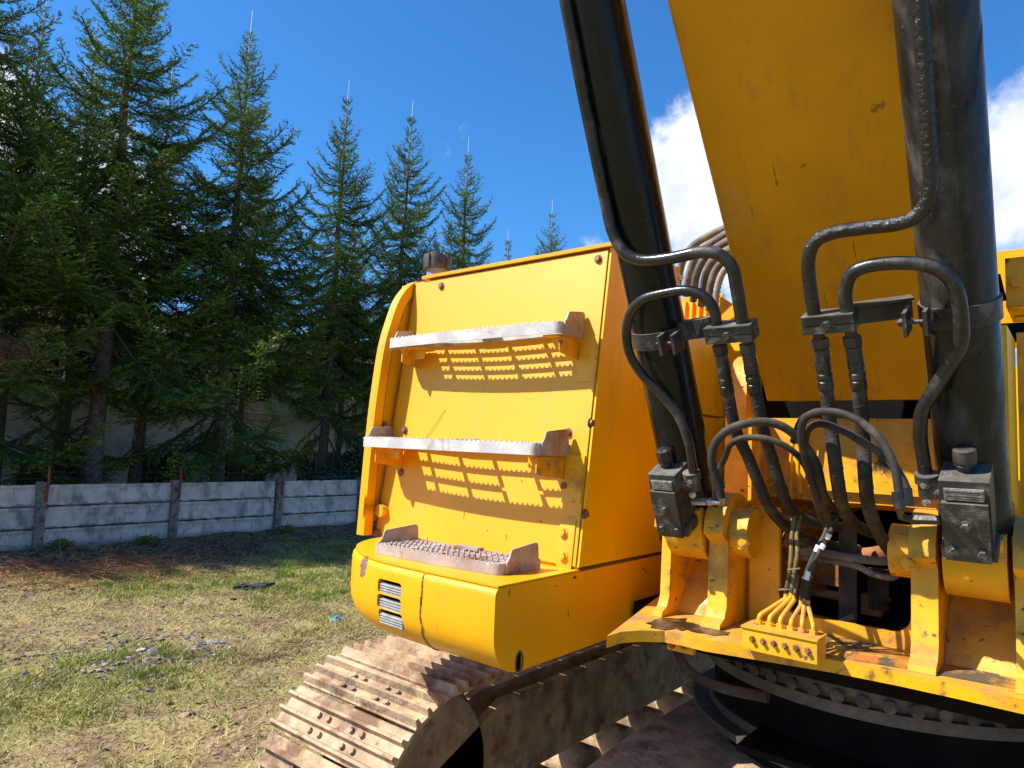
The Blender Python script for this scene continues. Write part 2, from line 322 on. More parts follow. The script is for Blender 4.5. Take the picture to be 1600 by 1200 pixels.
def build_ground():
    nx = np.concatenate([[-600, -200, -60, -30], np.arange(-20, 3.01, .085), [8, 20, 60, 200, 600]])
    ny = np.concatenate([[-600, -200, -50, -12, -4], np.arange(-1, 11.01, .085), [13, 16, 20, 26, 40, 80, 200, 600]])
    X, Y = np.meshgrid(nx, ny, indexing='ij'); Z = gh(X, Y)
    edge = np.clip((np.minimum.reduce([X+22, 5-X, Y+3, 13-Y]))/1.5, 0, 1); Z *= edge
    co = np.stack([X, Y, Z], -1).reshape(-1, 3); a, b = X.shape
    i = np.arange((a-1)*(b-1)); r = i//(b-1); c = i % (b-1); q = r*b+c
    fs = np.stack([q, q+b, q+b+1, q+1], 1)
    me = bpy.data.meshes.new('ground'); me.from_pydata(co.tolist(), [], fs.tolist()); me.update()
    def ex(n, l, g, c, mixc, ramp, nz):
        at = n.new('ShaderNodeAttribute'); at.attribute_name = 'grass'
        far = n.new('ShaderNodeAttribute'); far.attribute_name = 'litter'
        soil = mixc(ramp(nz(22, 8), .35, .65), (.17, .11, .058), (.30, .21, .12))
        straw = mixc(ramp(nz(40, 8), .35, .65), (.24, .185, .075), (.38, .31, .13))
        gr = mixc(ramp(nz(9, 8), .35, .65), (.13, .135, .035), (.24, .225, .06))
        c1 = mixc(ramp(nz(3.2, 8), .44, .56), soil, straw)
        c2 = mixc(at.outputs['Fac'], c1, gr)
        lit = mixc(ramp(nz(17, 8), .38, .62), (.06, .042, .028), (.22, .14, .085))
        c3 = mixc(far.outputs['Fac'], c2, lit)
        return mixc(ramp(nz(60, 6), .66, .72), c3, (.42, .39, .34))
    m = mat('yard_ground', (.2, .2, .1), .95, bump=.03, bscale=28, extra=ex, spec=.2)
    gm = green_mask(co[:, 0], co[:, 1]); fr = np.clip((-9.3-co[:, 0]+(fbm(co[:, 0], co[:, 1], 1.1, 55, 3)-.5)*2.6)/1.1, 0, 1)*np.clip((co[:, 0]+17+co[:, 1]*0)/2, 0, 1)
    for nm, v in (('grass', gm), ('litter', fr)):
        at = me.attributes.new(nm, 'FLOAT', 'POINT'); at.data.foreach_set('value', v.astype(np.float32))
    me.materials.append(m); me.shade_smooth(); o = link(bpy.data.objects.new('ground', me)); o['kind'] = 'structure'
build_ground()

def tri_mesh(name, co, mats, mi=None, attr=None, kind=None, label=None, cat=None, per=3, parent=None):
    n = len(co)//per; me = bpy.data.meshes.new(name)
    me.vertices.add(len(co)); me.vertices.foreach_set('co', co.astype(np.float32).ravel())
    me.loops.add(n*per); me.loops.foreach_set('vertex_index', np.arange(n*per, dtype=np.int32))
    me.polygons.add(n); me.polygons.foreach_set('loop_start', np.arange(0, n*per, per, dtype=np.int32))
    me.polygons.foreach_set('loop_total', np.full(n, per, np.int32))
    for m in mats: me.materials.append(m)
    if mi is not None: me.polygons.foreach_set('material_index', mi.astype(np.int32))
    if attr is not None:
        a = me.attributes.new('shade', 'FLOAT', 'POINT'); a.data.foreach_set('value', attr.astype(np.float32))
    me.update(calc_edges=True); me.validate()
    o = link(bpy.data.objects.new(name, me))
    if parent: o.parent = parent
    if kind: o['kind'] = kind
    if label: o['label'] = label
    if cat: o['category'] = cat
    return o
def attr_mat(name, stops, rough=.7, trans=.0, vs=3., spec=.25):
    m = bpy.data.materials.new(name); m.use_nodes = True; t = m.node_tree; n = t.nodes; l = t.links; p = n['Principled BSDF']
    a = n.new('ShaderNodeAttribute'); a.attribute_name = 'shade'; r = n.new('ShaderNodeValToRGB')
    e = r.color_ramp.elements; e[0].position = stops[0][0]; e[0].color = (*stops[0][1], 1); e[1].position = stops[-1][0]; e[1].color = (*stops[-1][1], 1)
    for s in stops[1:-1]: x = e.new(s[0]); x.color = (*s[1], 1)
    l.new(a.outputs['Fac'], r.inputs[0])
    g = n.new('ShaderNodeNewGeometry'); nz = n.new('ShaderNodeTexNoise'); nz.inputs['Scale'].default_value = vs; nz.inputs['Detail'].default_value = 4; l.new(g.outputs['Position'], nz.inputs['Vector'])
    mr = n.new('ShaderNodeMapRange'); l.new(nz.outputs[0], mr.inputs['Value']); mr.inputs['From Min'].default_value = .3; mr.inputs['From Max'].default_value = .7; mr.inputs['To Min'].default_value = .7; mr.inputs['To Max'].default_value = 1.3
    hv = n.new('ShaderNodeHueSaturation'); l.new(mr.outputs[0], hv.inputs['Value']); l.new(r.outputs[0], hv.inputs['Color'])
    l.new(hv.outputs[0], p.inputs['Base Color']); p.inputs['Roughness'].default_value = rough; p.inputs['Specular IOR Level'].default_value = spec
    if trans:
        tr = n.new('ShaderNodeBsdfTranslucent'); l.new(hv.outputs[0], tr.inputs['Color']); mx = n.new('ShaderNodeMixShader'); mx.inputs[0].default_value = trans
        l.new(p.outputs[0], mx.inputs[1]); l.new(tr.outputs[0], mx.inputs[2]); l.new(mx.outputs[0], n['Material Output'].inputs[0])
    return m

def in_view(x, y, marg=60):
    dx = x; dy = y; f = dx*fw.x+dy*fw.y+(-CH)*fw.z; r = dx*CR.x+dy*CR.y-CH*CR.z
    u = dx*CU.x+dy*CU.y-CH*CU.z
    px = 800+F*r/np.maximum(f, .1); py = 600-F*u/np.maximum(f, .1)
    return (f > .5) & (px > -marg) & (px < 1600+marg) & (py < 1200+marg)
# blades of grass and straw
def build_grass():
    n = 900000
    x = rng.uniform(-12.0, -1.2, n); y = rng.uniform(-1.5, 10.5, n)
    d = np.hypot(x, y); keep = in_view(x, y) & (rng.random(n) < np.clip((d/11.)**-.3, .4, 1))
    g = green_mask(x, y); pat = fbm(x, y, .45, 91, 3)
    straw = fbm(x, y, .9, 61, 3)
    fr = np.clip((-9.6-x)/1.3, 0, 1)
    pr = (.16+.85*g*np.clip((pat-.38)/.2, 0, 1)+.55*np.clip((straw-.5)/.15, 0, 1)*np.clip((pat-.36)/.2, 0, 1))*(1-.8*fr)
    keep &= rng.random(n) < pr
    x = x[keep]; y = y[keep]; g = g[keep]; n = len(x)
    z = gh(x, y); tuft = fbm(x, y, .22, 135, 2) > .62; isg = rng.random(n) < (g*.40+.05+.45*tuft*(g > .05))
    h = np.where(isg, rng.uniform(.012, .045, n), rng.uniform(.01, .04, n))*(1+.9*tuft)
    w_ = rng.uniform(.0025, .0055, n)*(1+np.hypot(x, y)/14.)
    a = rng.uniform(0, 2*pi, n); ln = np.where(isg, rng.uniform(.2, 1.0, n), rng.uniform(.7, 3.0, n)); b = rng.uniform(0, 2*pi, n)
    c = np.stack([x, y, z-.004], 1); s = np.stack([np.cos(a)*w_, np.sin(a)*w_, np.zeros(n)], 1)
    tip = c+np.stack([np.cos(b)*h*ln, np.sin(b)*h*ln, h], 1)
    co = np.stack([c-s, c+s, tip], 1).reshape(-1, 3)
    sh = np.where(isg, rng.uniform(.0, .45, n), rng.uniform(.6, 1, n))
    m = attr_mat('grass_blades', [(0, (.14, .20, .03)), (.25, (.25, .30, .055)), (.45, (.36, .36, .10)), (.6, (.40, .35, .12)), (.85, (.48, .40, .17)), (1, (.26, .15, .07))], .6, .2, 2.)
    tri_mesh('grass', co, [m], attr=np.repeat(sh, 3), kind='stuff')
build_grass()
def rock_field(name, pts, sizes, m, label=None, cat=None, flat=.55):
    base = np.array([(0, 0, 1), (1, 0, 0), (0, 1, 0), (-1, 0, 0), (0, -1, 0), (0, 0, -.6), (.7, .7, .45), (-.7, .6, .5), (-.6, -.7, .4), (.6, -.7, .5)], float)
    bm = bmesh.new(); [bm.verts.new(p) for p in base]; bmesh.ops.convex_hull(bm, input=bm.verts[:]); bmesh.ops.triangulate(bm, faces=bm.faces[:]); bm.verts.index_update()
    fs = np.array([[v.index for v in f.verts] for f in bm.faces]); vb = np.array([v.co[:] for v in bm.verts]); bm.free()
    allc = []; sh = []
    for (x, y, z), s in zip(pts, sizes):
        j = vb*(1+rng.uniform(-.35, .35, (len(vb), 1)))*np.array([1, rng.uniform(.55, 1), flat*rng.uniform(.6, 1.2)])*s
        a = rng.uniform(0, 2*pi); t = rng.uniform(-.4, .4); ca, sa = cos(a), sin(a)
        R1 = np.array([[ca, -sa, 0], [sa, ca, 0], [0, 0, 1]]); R2 = np.array([[1, 0, 0], [0, cos(t), -sin(t)], [0, sin(t), cos(t)]])
        q = j @ R2.T @ R1.T + np.array([x, y, z+s*flat*.25]); allc.append(q[fs].reshape(-1, 3)); sh.append(np.full(len(fs)*3, rng.random()))
    return tri_mesh(name, np.concatenate(allc), [m], attr=np.concatenate(sh), kind='stuff' if not cat else None, label=label, cat=cat)
stone_m = attr_mat('stone_chips', [(0, (.10, .085, .08)), (.5, (.19, .165, .15)), (1, (.34, .30, .27))], .85, 0, 12)
litter_m = attr_mat('bark_litter', [(0, (.035, .024, .016)), (.5, (.11, .07, .042)), (1, (.26, .18, .11))], .9, 0, 12)
def build_stones():
    P = []; S = []
    for (px, py, sx, sy, n, s0, s1) in [(215, 1032, .30, .22, 300, .008, .040), (300, 1020, .22, .16, 120, .01, .04), (110, 1045, .4, .25, 110, .008, .03), (425, 1020, .5, .3, 200, .006, .022),
                                        (246, 886, .35, .30, 110, .012, .035), (560, 985, .9, .5, 200, .008, .022), (340, 950, 1.8, .9, 260, .006, .02), (60, 960, 2.0, 1.0, 200, .006, .02)]:
        c = onZ(px, py, 0); 
        for k in range(n):
            x = c.x+random.gauss(0, sx); y = c.y+random.gauss(0, sy)
            P.append((x, y, 0)); S.append(s0+(s1-s0)*random.random()**1.7)
    for k in range(2600):
        x = random.uniform(-11.9, -2.8); y = random.uniform(-.5, 10); P.append((x, y, 0)); S.append(.005+.014*random.random()**3)
    P = np.array(P); P[:, 2] = gh(P[:, 0], P[:, 1]); k = in_view(P[:, 0], P[:, 1]) & (P[:, 0] > -12); rock_field('gravel', P[k], np.array(S)[k], stone_m)
    P = []; S = []
    for k in range(3600):
        x = -12.0+abs(random.gauss(0, 1.35)); y = random.uniform(-.5, 11); P.append((x, y, 0)); S.append(.008+.035*random.random()**2.5)
    P = np.array(P); P[:, 2] = gh(P[:, 0], P[:, 1]); k = in_view(P[:, 0], P[:, 1]); rock_field('leaf_litter', P[k], np.array(S)[k], litter_m)
build_stones()
def build_clods():
    n = 9000; x = rng.uniform(-11.9, -2.5, n); y = rng.uniform(-.5, 10.5, n); bare = 1-green_mask(x, y); k = (rng.random(n) < .12+.8*bare*(fbm(x, y, 1.2, 44, 3) > .47)) & in_view(x, y)
    P = np.stack([x, y, gh(x, y)-.003], 1)[k]; S = (.006+.032*rng.random(len(P))**2.0)
    rock_field('soil_clods', P, S, attr_mat('soil_clod', [(0, (.09, .055, .03)), (.5, (.19, .125, .07)), (1, (.34, .25, .15))], .95, 0, 9), flat=.45)
build_clods()
def sticks(name, cx, cy, sx, sy, n, l0, l1, r, cols, lift=.12, kind='stuff', label=None, cat=None, tr=.0):
    x = rng.normal(cx, sx, n); y = rng.normal(cy, sy, n); z = gh(x, y)+np.abs(rng.normal(0, lift/2, n))
    a = rng.uniform(0, 2*pi, n); e = rng.normal(0, .28, n); L = rng.uniform(l0, l1, n); d = np.stack([np.cos(a)*np.cos(e), np.sin(a)*np.cos(e), np.abs(np.sin(e))], 1)
    c = np.stack([x, y, z], 1); p0 = c-d*L[:, None]*.2; p1 = c+d*L[:, None]*.8
    up = np.array([0, 0, 1.]); s = np.cross(d, up); s /= np.linalg.norm(s, axis=1)[:, None]; s *= r; u = np.cross(s, d)
    co = np.concatenate([np.stack([p0-s, p0+s, p1], 1), np.stack([p0-u, p0+u, p1], 1)]).reshape(-1, 3)
    sh = np.tile(np.repeat(rng.random(n), 3), 2)
    return tri_mesh(name, co, [attr_mat(name+'_colour', cols, .8, tr, 6)], attr=sh, kind=kind, label=label, cat=cat)
c = onZ(165, 893, 0)
sticks('dry_needle_litter', c.x, c.y, .55, .75, 1000, .10, .42, .004, [(0, (.22, .07, .03)), (.5, (.42, .16, .07)), (1, (.55, .32, .15))], .14)
c = onZ(70, 905, 0); sticks('twig_litter', c.x, c.y, 1.0, 1.3, 500, .05, .2, .003, [(0, (.18, .07, .03)), (1, (.46, .26, .13))], .05)
sticks('fallen_twigs', -11.0, 5.0, .7, 3.2, 2400, .06, .3, .004, [(0, (.06, .035, .02)), (.6, (.20, .12, .07)), (1, (.42, .30, .18))], .07)
# dark torn scrap and the blue wrapper
c = onZ(395, 920, 0)
bm = NB()
g0 = float(gh(np.array([c.x]), np.array([c.y]))[0]); outl = []
for k in range(22):
    a = 2*pi*k/22; r_ = random.uniform(.55, 1.1); outl.append((c.x+.13*r_*cos(a)+.05*sin(a), c.y+.27*r_*sin(a)))
prism(bm, outl, 'Z', g0+.004, g0+.03)
bmesh.ops.triangulate(bm, faces=[f for f in bm.faces if len(f.verts) > 4], ngon_method='EAR_CLIP'); bmesh.ops.subdivide_edges(bm, edges=bm.edges[:], cuts=1)
for v in bm.verts: v.co.z += random.uniform(-.004, .03)
o = part('torn_rubber_scrap', bm, mat('scrap_rubber', (.03, .03, .032), .7, var=.3), None, 30); o['label'] = 'dark torn rubber scrap lying on the grass in mid yard'; o['category'] = 'scrap'
c = onZ(525, 974, 0); bm = NB(); g0 = float(gh(np.array([c.x]), np.array([c.y]))[0])
bmesh.ops.create_icosphere(bm, subdivisions=3, radius=.055, matrix=Matrix.Translation((c.x, c.y, g0+.03)))
for v in bm.verts: v.co += Vector((random.uniform(-1, 1), random.uniform(-1, 1), random.uniform(-1, 1)))*.013; v.co.z = g0+(v.co.z-g0)*.75
o = part('plastic_wrapper', bm, mat('blue_plastic', (.03, .30, .42), .35, var=.4, vscale=40), None, 60); o['label'] = 'crumpled blue plastic wrapper on the grass near the excavator'; o['category'] = 'litter'

# ------------------------------------------------------------------ concrete fence
def joint_grime_rib_shadow(n, l, g, c, mixc, ramp, nz):  # dirt along the joints, darkened to paint in the shadow of the ribs
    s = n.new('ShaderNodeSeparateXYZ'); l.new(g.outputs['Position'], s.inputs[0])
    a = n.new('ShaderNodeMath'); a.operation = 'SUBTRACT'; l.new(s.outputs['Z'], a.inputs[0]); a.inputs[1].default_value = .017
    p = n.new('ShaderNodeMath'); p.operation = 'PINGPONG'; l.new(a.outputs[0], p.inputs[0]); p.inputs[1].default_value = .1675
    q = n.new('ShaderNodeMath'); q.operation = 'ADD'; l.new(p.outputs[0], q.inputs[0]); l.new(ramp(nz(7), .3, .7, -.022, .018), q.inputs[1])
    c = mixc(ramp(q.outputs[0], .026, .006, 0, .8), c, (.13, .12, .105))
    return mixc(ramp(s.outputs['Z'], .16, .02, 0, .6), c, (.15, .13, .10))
conc = mat('fence_panel_concrete', (.62, .525, .45), .9, extra=joint_grime_rib_shadow, var=.13, vscale=5, bump=.004, bscale=45, spec=.2,
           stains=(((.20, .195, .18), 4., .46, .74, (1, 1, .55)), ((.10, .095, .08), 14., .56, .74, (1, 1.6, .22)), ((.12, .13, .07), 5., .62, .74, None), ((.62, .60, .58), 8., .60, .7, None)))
conc_d = mat('fence_post_concrete', (.21, .18, .145), .95, var=.25, vscale=14, bump=.006, bscale=60, spec=.2, stains=(((.08, .075, .06), 9., .5, .68, None), ((.36, .34, .30), 30., .6, .68, None)))
redm = mat('red_rod_paint', (.34, .03, .025), .6, var=.25, vscale=20, stains=(((.10, .03, .02), 18., .5, .62, None),))
def build_fence():
    root = empty('concrete_fence', (FX, 5, 0), 'grey weathered concrete panel fence with red steel rods on its posts', 'fence')
    ys = [-.36+1.997*k for k in range(0, 12)]
    for i, y in enumerate(ys):
        bm = NB(); lean = random.uniform(-.006, .006)
        prism(bm, [(-.065, -.2), (.065, -.2), (.06, 1.02), (.03, 1.055), (-.05, 1.05), (-.065, 1.0)], 'X', -.07, .075)
        for v in bm.verts: v.co += Vector((FX, y+lean*v.co.z*8, 0))
        part('post', bm, conc_d, root, bev=.008)
        bm = NB(); zb = .74; top = 1.27
        path = [(FX+.095, y+.045, zb), (FX+.095, y+.045, 1.06), (FX+.08+random.uniform(-.02, .02), y+.03+random.uniform(-.03, .02), top)]
        tube(bm, roundpath(path, .05), .017, 8); part('steel_rod', bm, redm, root)
    pm = {}
    for i in range(len(ys)-1):
        a = ys[i]+.068; b = ys[i+1]-.068
        for r in range(3):
            z0 = .015+r*.335; z1 = z0+.318; dx = random.uniform(-.004, .004)
            bm = NB(); t = .022
            box(bm, (FX-t+dx, a, z0), (FX+t*.2+dx, b, z1))
            # raised border: two long ribs and the two ends
            box(bm, (FX+t*.2+dx-.001, a+.02, z1-.040), (FX+t*.2+dx+.022, b-.02, z1-.004)); box(bm, (FX+t*.2+dx-.001, a+.02, z0+.006), (FX+t*.2+dx+.022, b-.02, z0+.026))
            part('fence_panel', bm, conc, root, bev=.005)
        # dark coping strip
    for z in (1.12, 1.22):
        bm = NB(); pts = []
        for i in range(len(ys)-1):
            for k in range(8): t = k/8; pts.append((FX+.09, ys[i]+.03+1.997*t, z-.05*4*t*(1-t)*random.uniform(.7, 1.1)))
        tube(bm, pts, .0018, 5); part('wire', bm, mat('fence_wire', (.12, .09, .07), .6, .4), root)
build_fence()

# ------------------------------------------------------------------ building behind the fence
def build_house():
    BX = -18.0
    root = empty('workshop_building', (BX, 6, 0), 'pale plastered low building with barred basement windows behind the spruces', 'building')
    wallm = mat('pale_plaster', (.80, .76, .70), .92, var=.12, vscale=2.5, bump=.003, bscale=40, spec=.2, stains=(((.48, .44, .39), 3., .52, .72, (1, 1, .4)), ((.16, .14, .12), 9., .64, .75, None)))
    roofm = mat('brown_roof', (.10, .055, .035), .8, var=.25, vscale=6, bump=.004, bscale=30)
    framem = mat('white_window_frame', (.70, .69, .67), .5, var=.06); glass = mat('dark_window_glass', (.018, .022, .026), .08, var=.2, spec=.8); barm = mat('window_bar', (.22, .22, .21), .6)
    concr = mat('ledge_concrete', (.74, .70, .65), .85, var=.15, vscale=6, bump=.003, bscale=40)
    y0, y1 = -3.0, 17.5
    wins = []
    y = -2.2
    while y < 16.2: wins.append((y, y+1.35)); y += 2.35
    # wall built of piers and spandrels so the windows are real openings
    bm = NB(); ed = [y0]+[v for ab in wins for v in ab]+[y1]
    for i in range(0, len(ed), 2): box(bm, (BX-.3, ed[i], 0), (BX, ed[i+1], 4.2))
    for a, b in wins:
        for z0, z1 in ((0, .45), (1.45, 2.80), (3.75, 4.2)): box(bm, (BX-.3, a, z0), (BX, b, z1))
    part('wall', bm, wallm, root)
    bm = NB(); box(bm, (BX-8, y0, 0), (BX-7.7, y1, 4.2)); box(bm, (BX-7.7, y0, 0), (BX-.3, y0+.3, 4.2)); box(bm, (BX-7.7, y1-.3, 0), (BX-.3, y1, 4.2)); part('wall', bm, wallm, root)
    bm = NB(); box(bm, (BX+.002, y0, 2.47), (BX+.55, y1, 2.57)); part('ledge', bm, concr, root, bev=.01)
    bm = NB(); prism(bm, [(BX+.45, 4.2), (BX+.45, 4.32), (BX-4.0, 5.6), (BX-8.4, 4.32), (BX-8.4, 4.2)], 'Y', y0-.3, y1+.3); part('roof', bm, roofm, root)
    for a, b in wins:
        for z0, z1, up in ((.45, 1.45, 0), (2.80, 3.75, 1)):
            bm = NB(); t = .06
            for lo, hi in (((a, z0), (a+t, z1)), ((b-t, z0), (b, z1)), ((a+t, z0), (b-t, z0+t)), ((a+t, z1-t), (b-t, z1)), (((a+b)/2-.025, z0+t), ((a+b)/2+.025, z1-t))):
                box(bm, (BX-.14, lo[0], lo[1]), (BX-.07, hi[0], hi[1]))
            f = part('window', bm, framem if up else barm, root)
            bm = NB(); box(bm, (BX-.12, a+t, z0+t), (BX-.11, b-t, z1-t)); part('pane', bm, glass, f)
            if not up:
                bm = NB()
                for k in range(1, 6): yy = a+(b-a)*k/6; cyl(bm, (BX-.04, yy, z0), (BX-.04, yy, z1), .009, 6)
                part('bars', bm, barm, f)
build_house()

# ------------------------------------------------------------------ spruces
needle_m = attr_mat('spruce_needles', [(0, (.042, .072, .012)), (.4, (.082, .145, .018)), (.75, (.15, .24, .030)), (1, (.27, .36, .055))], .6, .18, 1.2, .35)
dead_m = attr_mat('dead_needles', [(0, (.10, .05, .03)), (1, (.30, .12, .05))], .8, 0, 3)
bark_m = mat('spruce_bark', (.13, .095, .07), .95, var=.35, vscale=14, bump=.012, bscale=30, spec=.2, stains=(((.22, .20, .18), 10., .55, .68, None),))
leader_m = mat('pale_leader_bark', (.52, .47, .42), .9, var=.2, vscale=20)
def spruce(seed, H, R0, name='spruce_tree', zlow=2.0):
    r = np.random.default_rng(seed); segs = []; twig = []
    z = zlow; leaders = []
    B = []
    while z < H-.25:
        rel = (H-z)
        nb = int(5+r.integers(0, 3)) if rel > 2 else 5
        for k in range(nb):
            L = (min(R0, .10+.36*max(rel-.45, .02)**.97) if rel > 1.15 else .05+.13*rel)*r.uniform(.66, 1.18)
            if z < 2.2: L *= r.uniform(.75, 1.05)
            B.append((z+r.uniform(-.08, .08), 2*pi*k/nb+r.uniform(-.35, .35)+z*2.4, L, rel))
        for k in range(r.integers(2, 4) if rel > 1.2 else 1):
            B.append((z+r.uniform(.05, .22), r.uniform(0, 2*pi), (min(R0, .1+.34*rel**.92) if rel > 1.2 else .12)*r.uniform(.35, .7), rel))
        z += r.uniform(.27, .37)*(1 if rel > 1.5 else .85)*(1.25 if z < 3.4 else 1)
    tris = []; shade = []; wood = []; ph_ = r.uniform(0, 6, 6)
    for (zb, az, L, rel) in B:
        young = np.clip(1-rel/4.5, 0, 1)
        cl = .5+.28*sin(2*az+1.1*zb+ph_[0])+.22*sin(3*az-2.3*zb+ph_[1])+.25*sin(az+3.1*zb+ph_[2])
        if cl < .08 and rel > 2: continue
        if rel > 1.6: L *= .72+.42*min(max(cl, 0), 1)
        if zb < 4.3:
            if r.random() < (.45 if zb > 3.3 else .74): continue
            L *= 1.1
        up = .10+.75*young - .42*np.clip((rel-4.5)/4, 0, 1)+.12*(r.random()-.5)
        n = max(4, int(L/.05)); t = np.linspace(0, 1, n)
        rad = L*t; dz = L*(up*t - (.30-.22*young)*np.sin(pi*t*.9)*1.0 + .20*t**3)
        wig = np.cumsum(r.normal(0, .012, n)); a = az+wig
        P = np.stack([np.cos(a)*rad, np.sin(a)*rad, zb+dz], 1)
        wood.append((P[::max(1, n//5)], .010+.012*L))
        T = np.gradient(P, axis=0); T /= np.linalg.norm(T, axis=1)[:, None]+1e-9
        side = np.cross(T, (0, 0, 1.)); side /= np.linalg.norm(side, axis=1)[:, None]+1e-9; upv = np.cross(side, T)
        # branchlets
        start = 1 if L < .7 else int(n*.10)
        dens_ = (3 if (L > .8 and cl > .25) else 2) if rel > 1.3 else 1
        idx = np.arange(start, n)
        idx = np.concatenate([idx]*dens_); sg = np.where(r.random(len(idx)) < .5, -1, 1); tt = (idx+r.uniform(-.5, .5, len(idx)))/n
        o = P[idx]+r.normal(0, .006, (len(idx), 3))
        ln = (.10+(.36 if L < 1.1 else .43)*min(L, 1.9)*(1-tt)**.7*np.clip(tt*3.2, .25, 1))*r.uniform(.6, 1.15, len(idx))
        ang = radians(48)+r.normal(0, .16, len(idx))
        D = T[idx]*np.cos(ang)[:, None]+side[idx]*(np.sin(ang)*sg)[:, None]+upv[idx]*r.normal(.02+.15*young, .16, len(idx))[:, None]
        D[:, 2] -= .10*(1-young)
        # the branch axis itself also carries needles
        o = np.concatenate([o, P[start:-1]]); D = np.concatenate([D, T[start:-1]]); ln = np.concatenate([ln, np.full(len(P)-1-start, .09)])
        tt = np.concatenate([tt, t[start:-1]])
        D /= np.linalg.norm(D, axis=1)[:, None]
        nn = np.maximum(3, (ln/.0145).astype(int)); rep = np.repeat(np.arange(len(o)), nn)
        u = (np.arange(len(rep))-np.repeat(np.cumsum(nn)-nn, nn)+r.random(len(rep)))/nn[rep]
        base = o[rep]+D[rep]*(ln[rep]*u)[:, None]; base[:, 2] -= .12*ln[rep]*u**2*(1-young)
        s1 = np.cross(D[rep], (0, 0, 1.)); s1 /= np.linalg.norm(s1, axis=1)[:, None]+1e-9; s2 = np.cross(s1, D[rep])
        ph = np.where(r.random(len(rep)) < .72, np.where(r.random(len(rep)) < .5, 0, pi)+r.normal(0, .45, len(rep)), r.uniform(0, 2*pi, len(rep)))
        nd = D[rep]*.75+(s1*np.cos(ph)[:, None]+s2*np.sin(ph)[:, None])*.8; nd /= np.linalg.norm(nd, axis=1)[:, None]
        nl = r.uniform(.032, .060, len(rep)); wv = np.cross(nd, r.normal(0, 1, (len(rep), 3))); wv /= np.linalg.norm(wv, axis=1)[:, None]; wv *= r.uniform(.0075, .0125, len(rep))[:, None]
        tri = np.stack([base-wv, base+wv, base+nd*nl[:, None]], 1); tris.append(tri.reshape(-1, 3))
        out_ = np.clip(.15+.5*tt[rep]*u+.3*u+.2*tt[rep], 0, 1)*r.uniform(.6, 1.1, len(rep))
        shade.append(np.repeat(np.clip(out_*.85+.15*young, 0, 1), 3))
    co = np.concatenate(tris); sh = np.concatenate(shade)
    root = link(bpy.data.objects.new(name, None))
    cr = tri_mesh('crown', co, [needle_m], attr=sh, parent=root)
    bm = NB()
    path = [Vector((.02*sin(k*1.3), .02*cos(k*1.7), zz)) for k, zz in enumerate(np.linspace(-.2, H-1.6, 12))]
    rows = []
    for p in path:
        rr = .013+.125*(max(0, (H-p.z))/H)**1.05
        rows.append([bm.verts.new(p+Vector((cos(2*pi*k/10)*rr*random.uniform(.93, 1.07), sin(2*pi*k/10)*rr*random.uniform(.93, 1.07), 0))) for k in range(10)])
    for a, b in zip(rows, rows[1:]):
        for k in range(10): bm.faces.new([a[k], a[(k+1) % 10], b[(k+1) % 10], b[k]])
    me = bpy.data.meshes.new('trunk'); bm.to_mesh(me); bm.free(); me.materials.append(bark_m); me.shade_smooth(); o = link(bpy.data.objects.new('trunk', me)); o.parent = root
    bm = NB(); cyl(bm, (0, 0, H-1.62), (.02, .01, H+.34), .032, 8, r2=.004); me = bpy.data.meshes.new('leader_shoot'); bm.to_mesh(me); bm.free(); me.materials.append(leader_m); me.shade_smooth(); o = link(bpy.data.objects.new('leader_shoot', me)); o.parent = root
    bm = NB()
    for P, rr in wood:
        if len(P) > 1: tube(bm, [Vector(p) for p in P], rr*.45, 4, caps=False)
    me = bpy.data.meshes.new('branches'); bm.to_mesh(me); bm.free(); me.materials.append(bark_m); me.shade_smooth(); o = link(bpy.data.objects.new('branches', me)); o.parent = root
    root['category'] = 'tree'
    return root
def copy_tree(src):
    c = src.copy(); link(c)
    for ch in list(src.children): d = ch.copy(); link(d); d.parent = c
    return c
TX = -14.8
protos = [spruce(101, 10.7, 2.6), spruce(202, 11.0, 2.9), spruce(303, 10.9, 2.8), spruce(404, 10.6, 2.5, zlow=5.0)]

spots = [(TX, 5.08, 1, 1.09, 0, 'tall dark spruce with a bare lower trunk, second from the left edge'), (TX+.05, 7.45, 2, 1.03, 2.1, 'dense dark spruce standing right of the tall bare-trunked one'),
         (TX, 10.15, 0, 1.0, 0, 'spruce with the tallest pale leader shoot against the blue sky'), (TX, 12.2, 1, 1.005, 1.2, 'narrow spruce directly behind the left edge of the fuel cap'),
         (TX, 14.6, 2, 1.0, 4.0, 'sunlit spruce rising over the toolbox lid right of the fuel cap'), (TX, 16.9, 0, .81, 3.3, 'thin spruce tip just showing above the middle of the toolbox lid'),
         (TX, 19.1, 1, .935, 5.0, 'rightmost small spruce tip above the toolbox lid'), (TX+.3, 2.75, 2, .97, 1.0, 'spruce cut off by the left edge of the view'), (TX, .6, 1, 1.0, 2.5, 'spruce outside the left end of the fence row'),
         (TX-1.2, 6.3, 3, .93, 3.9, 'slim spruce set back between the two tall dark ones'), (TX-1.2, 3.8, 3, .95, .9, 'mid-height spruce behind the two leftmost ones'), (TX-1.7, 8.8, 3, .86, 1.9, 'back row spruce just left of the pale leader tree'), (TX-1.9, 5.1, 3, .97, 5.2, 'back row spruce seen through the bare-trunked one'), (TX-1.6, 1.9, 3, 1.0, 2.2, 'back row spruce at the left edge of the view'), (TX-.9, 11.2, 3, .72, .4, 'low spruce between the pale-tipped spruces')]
usedp = set()
